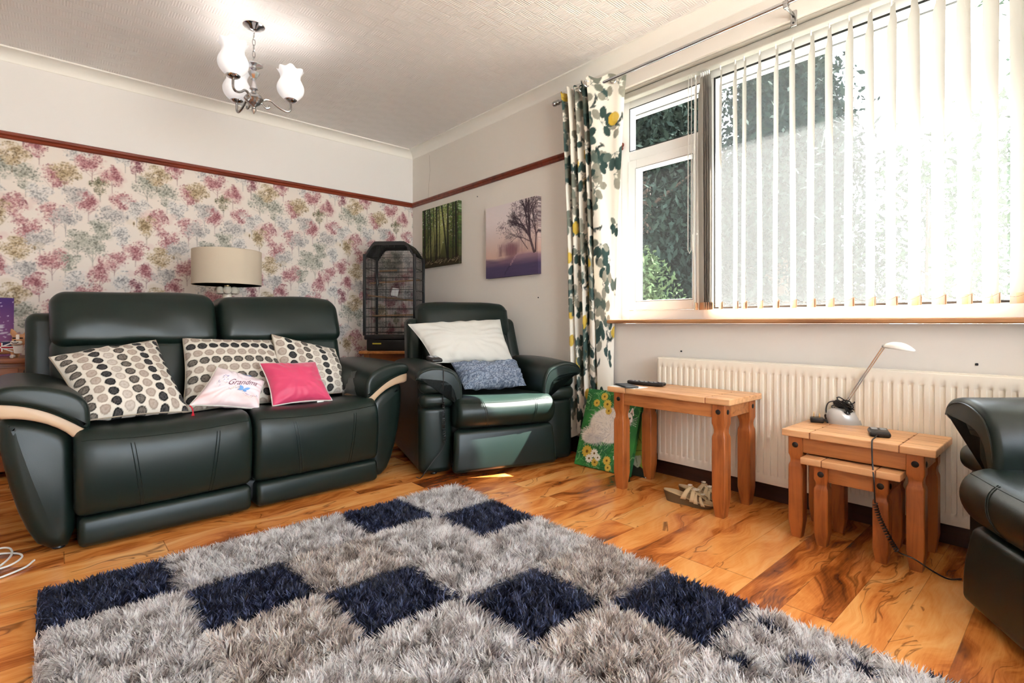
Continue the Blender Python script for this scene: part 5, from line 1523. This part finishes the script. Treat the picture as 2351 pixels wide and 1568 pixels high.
# ================================================================== CHANDELIER
def chandelier():
    O = Vector((-1.824, -1.322, CEIL)); r = empty('chandelier', O); tag(r, 'three arm silver chandelier with frilled white glass shades hanging from ceiling', 'chandelier')
    m = MB(); lathe(m, [(.056, 0), (.058, -.004), (.05, -.010), (.036, -.014), (.022, -.026), (.008, -.030), (.006, -.042), (.0001, -.044)], 28); build('ceiling_rose', m, 'chrome', r)
    m = MB(); z = -.040; k = 0
    while z > -.205:
        a = 0 if k % 2 else PI / 2
        pts = [(math.cos(a) * .0075 * math.cos(q * PI / 6), math.sin(a) * .0075 * math.cos(q * PI / 6), z - .021 + .021 * math.sin(q * PI / 6)) for q in range(12)]
        tube(m, pts, .0022, 6, closed=True); z -= .034; k += 1
    build('chain', m, 'steel', r)
    m = MB(); z0 = -.205
    P = [(.0001, z0 + .012), (.008, z0 + .008), (.006, z0), (.034, z0 - .012), (.050, z0 - .018), (.048, z0 - .023), (.012, z0 - .026), (.009, z0 - .034), (.018, z0 - .042), (.009, z0 - .05), (.009, z0 - .060), (.032, z0 - .064), (.026, z0 - .078), (.013, z0 - .098), (.010, z0 - .115), (.017, z0 - .145), (.024, z0 - .158), (.011, z0 - .166), (.014, z0 - .174), (.009, z0 - .184)]
    lathe(m, P, 8); st = build('stem', m, 'chrome', r, sharp=20)
    m = MB(); z1 = z0 - .182
    lathe(m, [(.0001, z1), (.020, z1), (.040, z1 - .012), (.050, z1 - .028), (.052, z1 - .034), (.046, z1 - .040), (.044, z1 - .046), (.030, z1 - .062), (.012, z1 - .074), (.009, z1 - .084), (.014, z1 - .092), (.008, z1 - .106), (.0001, z1 - .118)], 28); build('hub', m, 'steel', r, sharp=40)
    RT = Vector((.7461, -.6659, 0)); FW = Vector((.6659, .7461, 0))
    for (lat, dpt, cz, lean) in ((.166, .10, -.393, 0), (-.010, -.20, -.393, 0), (-.156, .11, -.393, 0)):
        d = (RT * lat + FW * dpt); Ln = d.length; d = d.normalized()
        hz = z1 - .03; dz = .0
        pts = [(d * .046) + Vector((0, 0, hz)), d * (Ln * .32) + Vector((0, 0, hz + .010 + dz * .2)), d * (Ln * .46) + Vector((0, 0, hz + .008 + dz * .4)), d * (Ln * .62) + Vector((0, 0, hz - .014 + dz * .7)), d * (Ln * .78) + Vector((0, 0, hz - .030 + dz)), d * (Ln * .92) + Vector((0, 0, hz - .034 + dz)), d * Ln + Vector((0, 0, hz - .018 + dz)), d * Ln + Vector((0, 0, cz - .002))]
        m = MB(); sp = spline(pts, 6); tube(m, sp, [.0068] * len(sp), 8)
        q0 = d * (Ln * .30); c = spline([q0 + Vector((0, 0, hz + .008 + dz * .2)), q0 - d * .018 + Vector((0, 0, hz - .012)), q0 + d * .002 + Vector((0, 0, hz - .038)), q0 + d * .022 + Vector((0, 0, hz - .034)), q0 + d * .022 + Vector((0, 0, hz - .022))], 5); tube(m, c, .0052, 7)
        a = build('arm', m, 'steel', r)
        cp = d * Ln + Vector((0, 0, cz)); ln = Matrix.Translation(cp) @ Matrix.Rotation(lean, 4, FW)
        m = MB(); lathe(m, [(.0001, -.004), (.012, -.004), (.03, .004), (.036, .012), (.034, .018), (.026, .016), (.0001, .016)], 24); m.xf(ln); build('cup', m, 'chrome', a)
        def wob(rr, zz, an):
            f = max(0, (zz - .125) / .06); return (rr * (1 + .07 * f * math.cos(7 * an)), zz + .006 * f * math.cos(7 * an + .6) + .004 * f * math.cos(3 * an))
        m = MB(); outl = [(.030, .012), (.050, .026), (.068, .048), (.076, .072), (.074, .095), (.062, .120), (.054, .138), (.056, .158), (.066, .176), (.072, .186)]
        prof = smooth_poly(outl, 2, False); lathe(m, prof + [(q[0] - .003, q[1]) for q in reversed(prof)], 42, wob=wob); m.xf(ln); build('lamp_shade', m, 'opal_glass', r, sharp=70)
        m = MB(); lathe(m, [(.0001, .02), (.011, .03), (.016, .06), (.022, .085), (.018, .105), (.0001, .116)], 16); m.xf(ln); build('bulb', m, 'bulb', r)
        ld = bpy.data.lights.new('bulb_light', 'POINT'); ld.energy = .11; ld.color = (1, .95, .88); ld.shadow_soft_size = .03
        lo = bpy.data.objects.new('bulb_light', ld); COL.objects.link(lo); lo.parent = r; lo.location = (ln @ Vector((0, 0, .15)))
chandelier()

# ================================================================== RUG
def rug():
    X0, X1, Y0, Y1 = -2.715, -1.105, -4.45, -2.27; T = .3175
    r = empty('rug', ((X0 + X1) / 2, (Y0 + Y1) / 2, 0)); tag(r, 'shaggy grey rug with navy blue squares on the wooden floor', 'rug')
    off = Matrix.Translation(-r.location)
    m = MB(); rbox(m, X0 + .012, X1 - .012, Y0, Y1 - .012, .0, .012, .004, 2); build('backing', m, 'pile_base', r).matrix_local = off
    yn = -4.45                                              # what lies nearer than this is under the camera
    n = int((X1 - X0) * (Y1 - yn) * 60000)
    x = RNG.uniform(X0, X1, n); y = RNG.uniform(yn, Y1, n)
    gx = (X1 - x) / T; gy = (Y1 - y) / (T * .985)
    ci = np.clip(np.floor(gx), 0, 4).astype(int); ri = np.clip(np.floor(gy), 0, 9).astype(int)
    fx = gx - np.floor(gx); fy = gy - np.floor(gy)
    edge = np.minimum(np.minimum(fx, 1 - fx), np.minimum(fy, 1 - fy))
    puff = np.clip(edge / .22, 0, 1) ** .6
    sm = ci + ri
    navy = (sm == 4) | (sm == 1) | (sm == 10)
    dark_grey = ((ri * 3 + ci * 5) % 4 == 1)
    def rc(a, k): return np.array(rgb(*a)) * k
    pal_g = np.array([rgb(224, 221, 219), rgb(202, 198, 196), rgb(242, 240, 240), rgb(176, 170, 170), rgb(138, 134, 136)])
    pal_d = np.array([rgb(206, 196, 188), rgb(180, 170, 164), rgb(222, 214, 206), rgb(158, 148, 144), rgb(130, 122, 120)])
    pal_n = np.array([rgb(36, 42, 66), rgb(48, 58, 92), rgb(28, 32, 50), rgb(104, 116, 156), rgb(34, 36, 52)])  # the pale blue entry paints highlights into the navy yarn
    # clumps: neighbouring yarns share tone and lean
    q = .026; ch = (np.floor(x / q).astype(np.int64) * 73856093) ^ (np.floor(y / q).astype(np.int64) * 19349663)
    h1 = ((ch * 2654435761) % 1000) / 1000.0; h2 = ((ch * 40503 + 77) % 1000) / 1000.0
    big = np.sin(x * 23 + 3 * np.sin(y * 17)) * .5 + np.sin(y * 29 + 2 * np.sin(x * 13)) * .5
    k = RNG.integers(0, 5, n)
    col = np.where(navy[:, None], pal_n[k], np.where(dark_grey[:, None], pal_d[k], pal_g[k]))
    col = np.minimum(.97, col * (00.58 + .80 * h1 + .12 * big)[:, None] * np.where(navy, 1.2, 1.75)[:, None])
    dk = (~navy) & (h2 * 7.13 % 1 < .16); col[dk] = col[dk] * np.array([.62, .58, .56])
    fleck = (~navy) & (ri >= 5) & ((np.sin(x * 31 + 1) * np.sin(y * 27)) > .72)
    col[fleck] = pal_n[k[fleck]] * 1.1
    L = (.034 + .015 * RNG.random(n)) * (.62 + .38 * puff); L = L * (1 - .15 * navy)
    an = h2 * 2 * PI + RNG.normal(0, .8, n)
    ln = .30 + .50 * RNG.random(n)
    dx = np.cos(an) * ln; dy = np.sin(an) * ln
    # rim of each square leans outwards, rug rim spills over
    dx += np.where(fx < .10, .5, np.where(fx > .90, -.5, 0)) * 1.0; dy += np.where(fy < .10, .5, np.where(fy > .90, -.5, 0))
    w = .0030 + .0022 * RNG.random(n)
    px, py = -dy / np.hypot(dx, dy), dx / np.hypot(dx, dy)
    V = np.zeros((n, 5, 3), np.float32)
    for i, (t, ws) in enumerate(((0, 1), (0, -1), (.55, 1), (.55, -1), (1, 0))):
        b = t * t * .9
        V[:, i, 0] = x + dx * L * b * 1.1 + px * w * ws * .5 * (1.15 if t == .55 else 1); V[:, i, 1] = y + dy * L * b * 1.1 + py * w * ws * .5 * (1.15 if t == .55 else 1); V[:, i, 2] = .010 + L * (t - .18 * t * t * ln)
    idx = np.arange(n)[:, None] * 5
    C_ = np.repeat(col[:, None, :], 5, 1).reshape(-1, 3)
    o = build_np('pile', V.reshape(-1, 3), [idx + np.array([0, 1, 3, 2]), idx + np.array([2, 3, 4])], 'pile_yarn', r, C_, smooth=True)
    o.matrix_local = off; o['kind'] = 'stuff'
rug()

# ================================================================== GARDEN OUTSIDE THE WINDOW
def foliage_cloud(n, fn, size, up=.3):
    V = np.zeros((n, 4, 3), np.float32)
    c = np.array([fn() for _ in range(n)], np.float32)
    a = RNG.normal(0, 1, (n, 3)); a /= np.linalg.norm(a, axis=1)[:, None]; a[:, 2] += up
    b = np.cross(a, RNG.normal(0, 1, (n, 3))); b /= np.linalg.norm(b, axis=1)[:, None]
    s = size * RNG.uniform(.5, 1.2, (n, 1))
    V[:, 0] = c - a * s; V[:, 1] = c + b * s * .45; V[:, 2] = c + a * s; V[:, 3] = c - b * s * .45
    return V.reshape(-1, 3), np.arange(n * 4).reshape(n, 4)
def tree(label, x, y, h, rad, m, n, size, cat='tree', group=None, conic=True, trunk=.12, low=.15):
    r = empty('tree' if cat == 'tree' else 'shrub', (x, y, -.22)); tag(r, label, cat, group)
    rnd = random.Random(int(x * 100 + y * 10))
    lobes = [(rnd.uniform(0, 2 * PI), rnd.uniform(.05, .95), rnd.uniform(.7, 1.1)) for _ in range(26)]
    def f():
        if rnd.random() < .8:
            an, t, k = rnd.choice(lobes)
            R_ = rad * ((1 - t) ** .7 if conic else math.sin(PI * min(1, .15 + .85 * t)) ** .6)
            cx, cy, cz = math.cos(an) * R_ * .7 * k, math.sin(an) * R_ * .7 * k, h * (low + (1 - low) * t)
            s_ = rad * .22 * (1.1 - .5 * t)
            return (cx + rnd.gauss(0, s_), cy + rnd.gauss(0, s_), max(.05, cz + rnd.gauss(0, s_ * 1.2)))
        t = rnd.random(); R_ = rad * ((1 - t) ** .7 if conic else math.sin(PI * min(1, .15 + .85 * t)) ** .6) * math.sqrt(rnd.random()); an = rnd.uniform(0, 6.3)
        return (math.cos(an) * R_, math.sin(an) * R_, h * (low + (1 - low) * t))
    V, F = foliage_cloud(n, f, size)
    build_np('crown', V, [F], m, r)
    q = MB(); tube(q, [(0, 0, 0), (.02, .01, h * .4), (0, .02, h * .8)], [trunk, trunk * .7, trunk * .2], 8)
    for k in range(7):
        an = k * 2.4; z = h * (.25 + .08 * k); tube(q, [(0, 0, z), (math.cos(an) * rad * .45, math.sin(an) * rad * .45, z + rad * .25)], [trunk * .3, trunk * .08], 5)
    build('trunk', q, 'bark', r)
    return r
tree('dark conifer seen through the left casement window', 3.9, -.1, 6.8, 1.7, 'conifer', 60000, .055, group='garden conifers')
tree('tall conifer seen through the first blind gaps', 4.6, -1.75, 4.9, 1.25, 'conifer', 42000, .055, group='garden conifers')
tree('dense conifer filling the gap behind the nearer one in the left casement', 6.0, .75, 6.0, 1.6, 'conifer', 50000, .06, group='garden conifers')
tree('dense conifer behind the blind slats nearest the window mullion', 6.4, -1.0, 5.6, 1.5, 'conifer', 42000, .06, group='garden conifers')
tree('loose leafy tree in the middle of the big window', 5.6, -3.15, 3.5, 1.2, 'broadleaf', 2200, .06, group='garden trees', conic=False, trunk=.07)
tree('sparse leafy tree behind the right hand slats', 4.6, -4.1, 3.0, .9, 'broadleaf', 1500, .05, group='garden trees', conic=False, trunk=.05)
tree('branching tree at the picture edge behind the last slats', 2.6, -4.35, 4.6, .6, 'broadleaf', 1600, .035, group='garden trees', conic=False, trunk=.05)
tree('pale green shrub below the conifer in the left casement', 2.6, -1.05, 1.9, .50, 'shrub_leaf', 6500, .036, 'shrub', 'garden shrubs', False, .03, .05)
for i, (x, y, h) in enumerate(((1.25, -2.15, 1.28), (1.35, -1.92, 1.24), (1.2, -2.42, 1.22))):
    tree(['low yellow green plant at the bottom of the left casement', 'middle yellow green plant at the casement bottom edge', 'yellow green plant nearest the casement mullion'][i], x, y, h, .16, 'shrub_leaf', 700, .04, 'shrub', 'garden shrubs', False, .012, .3)
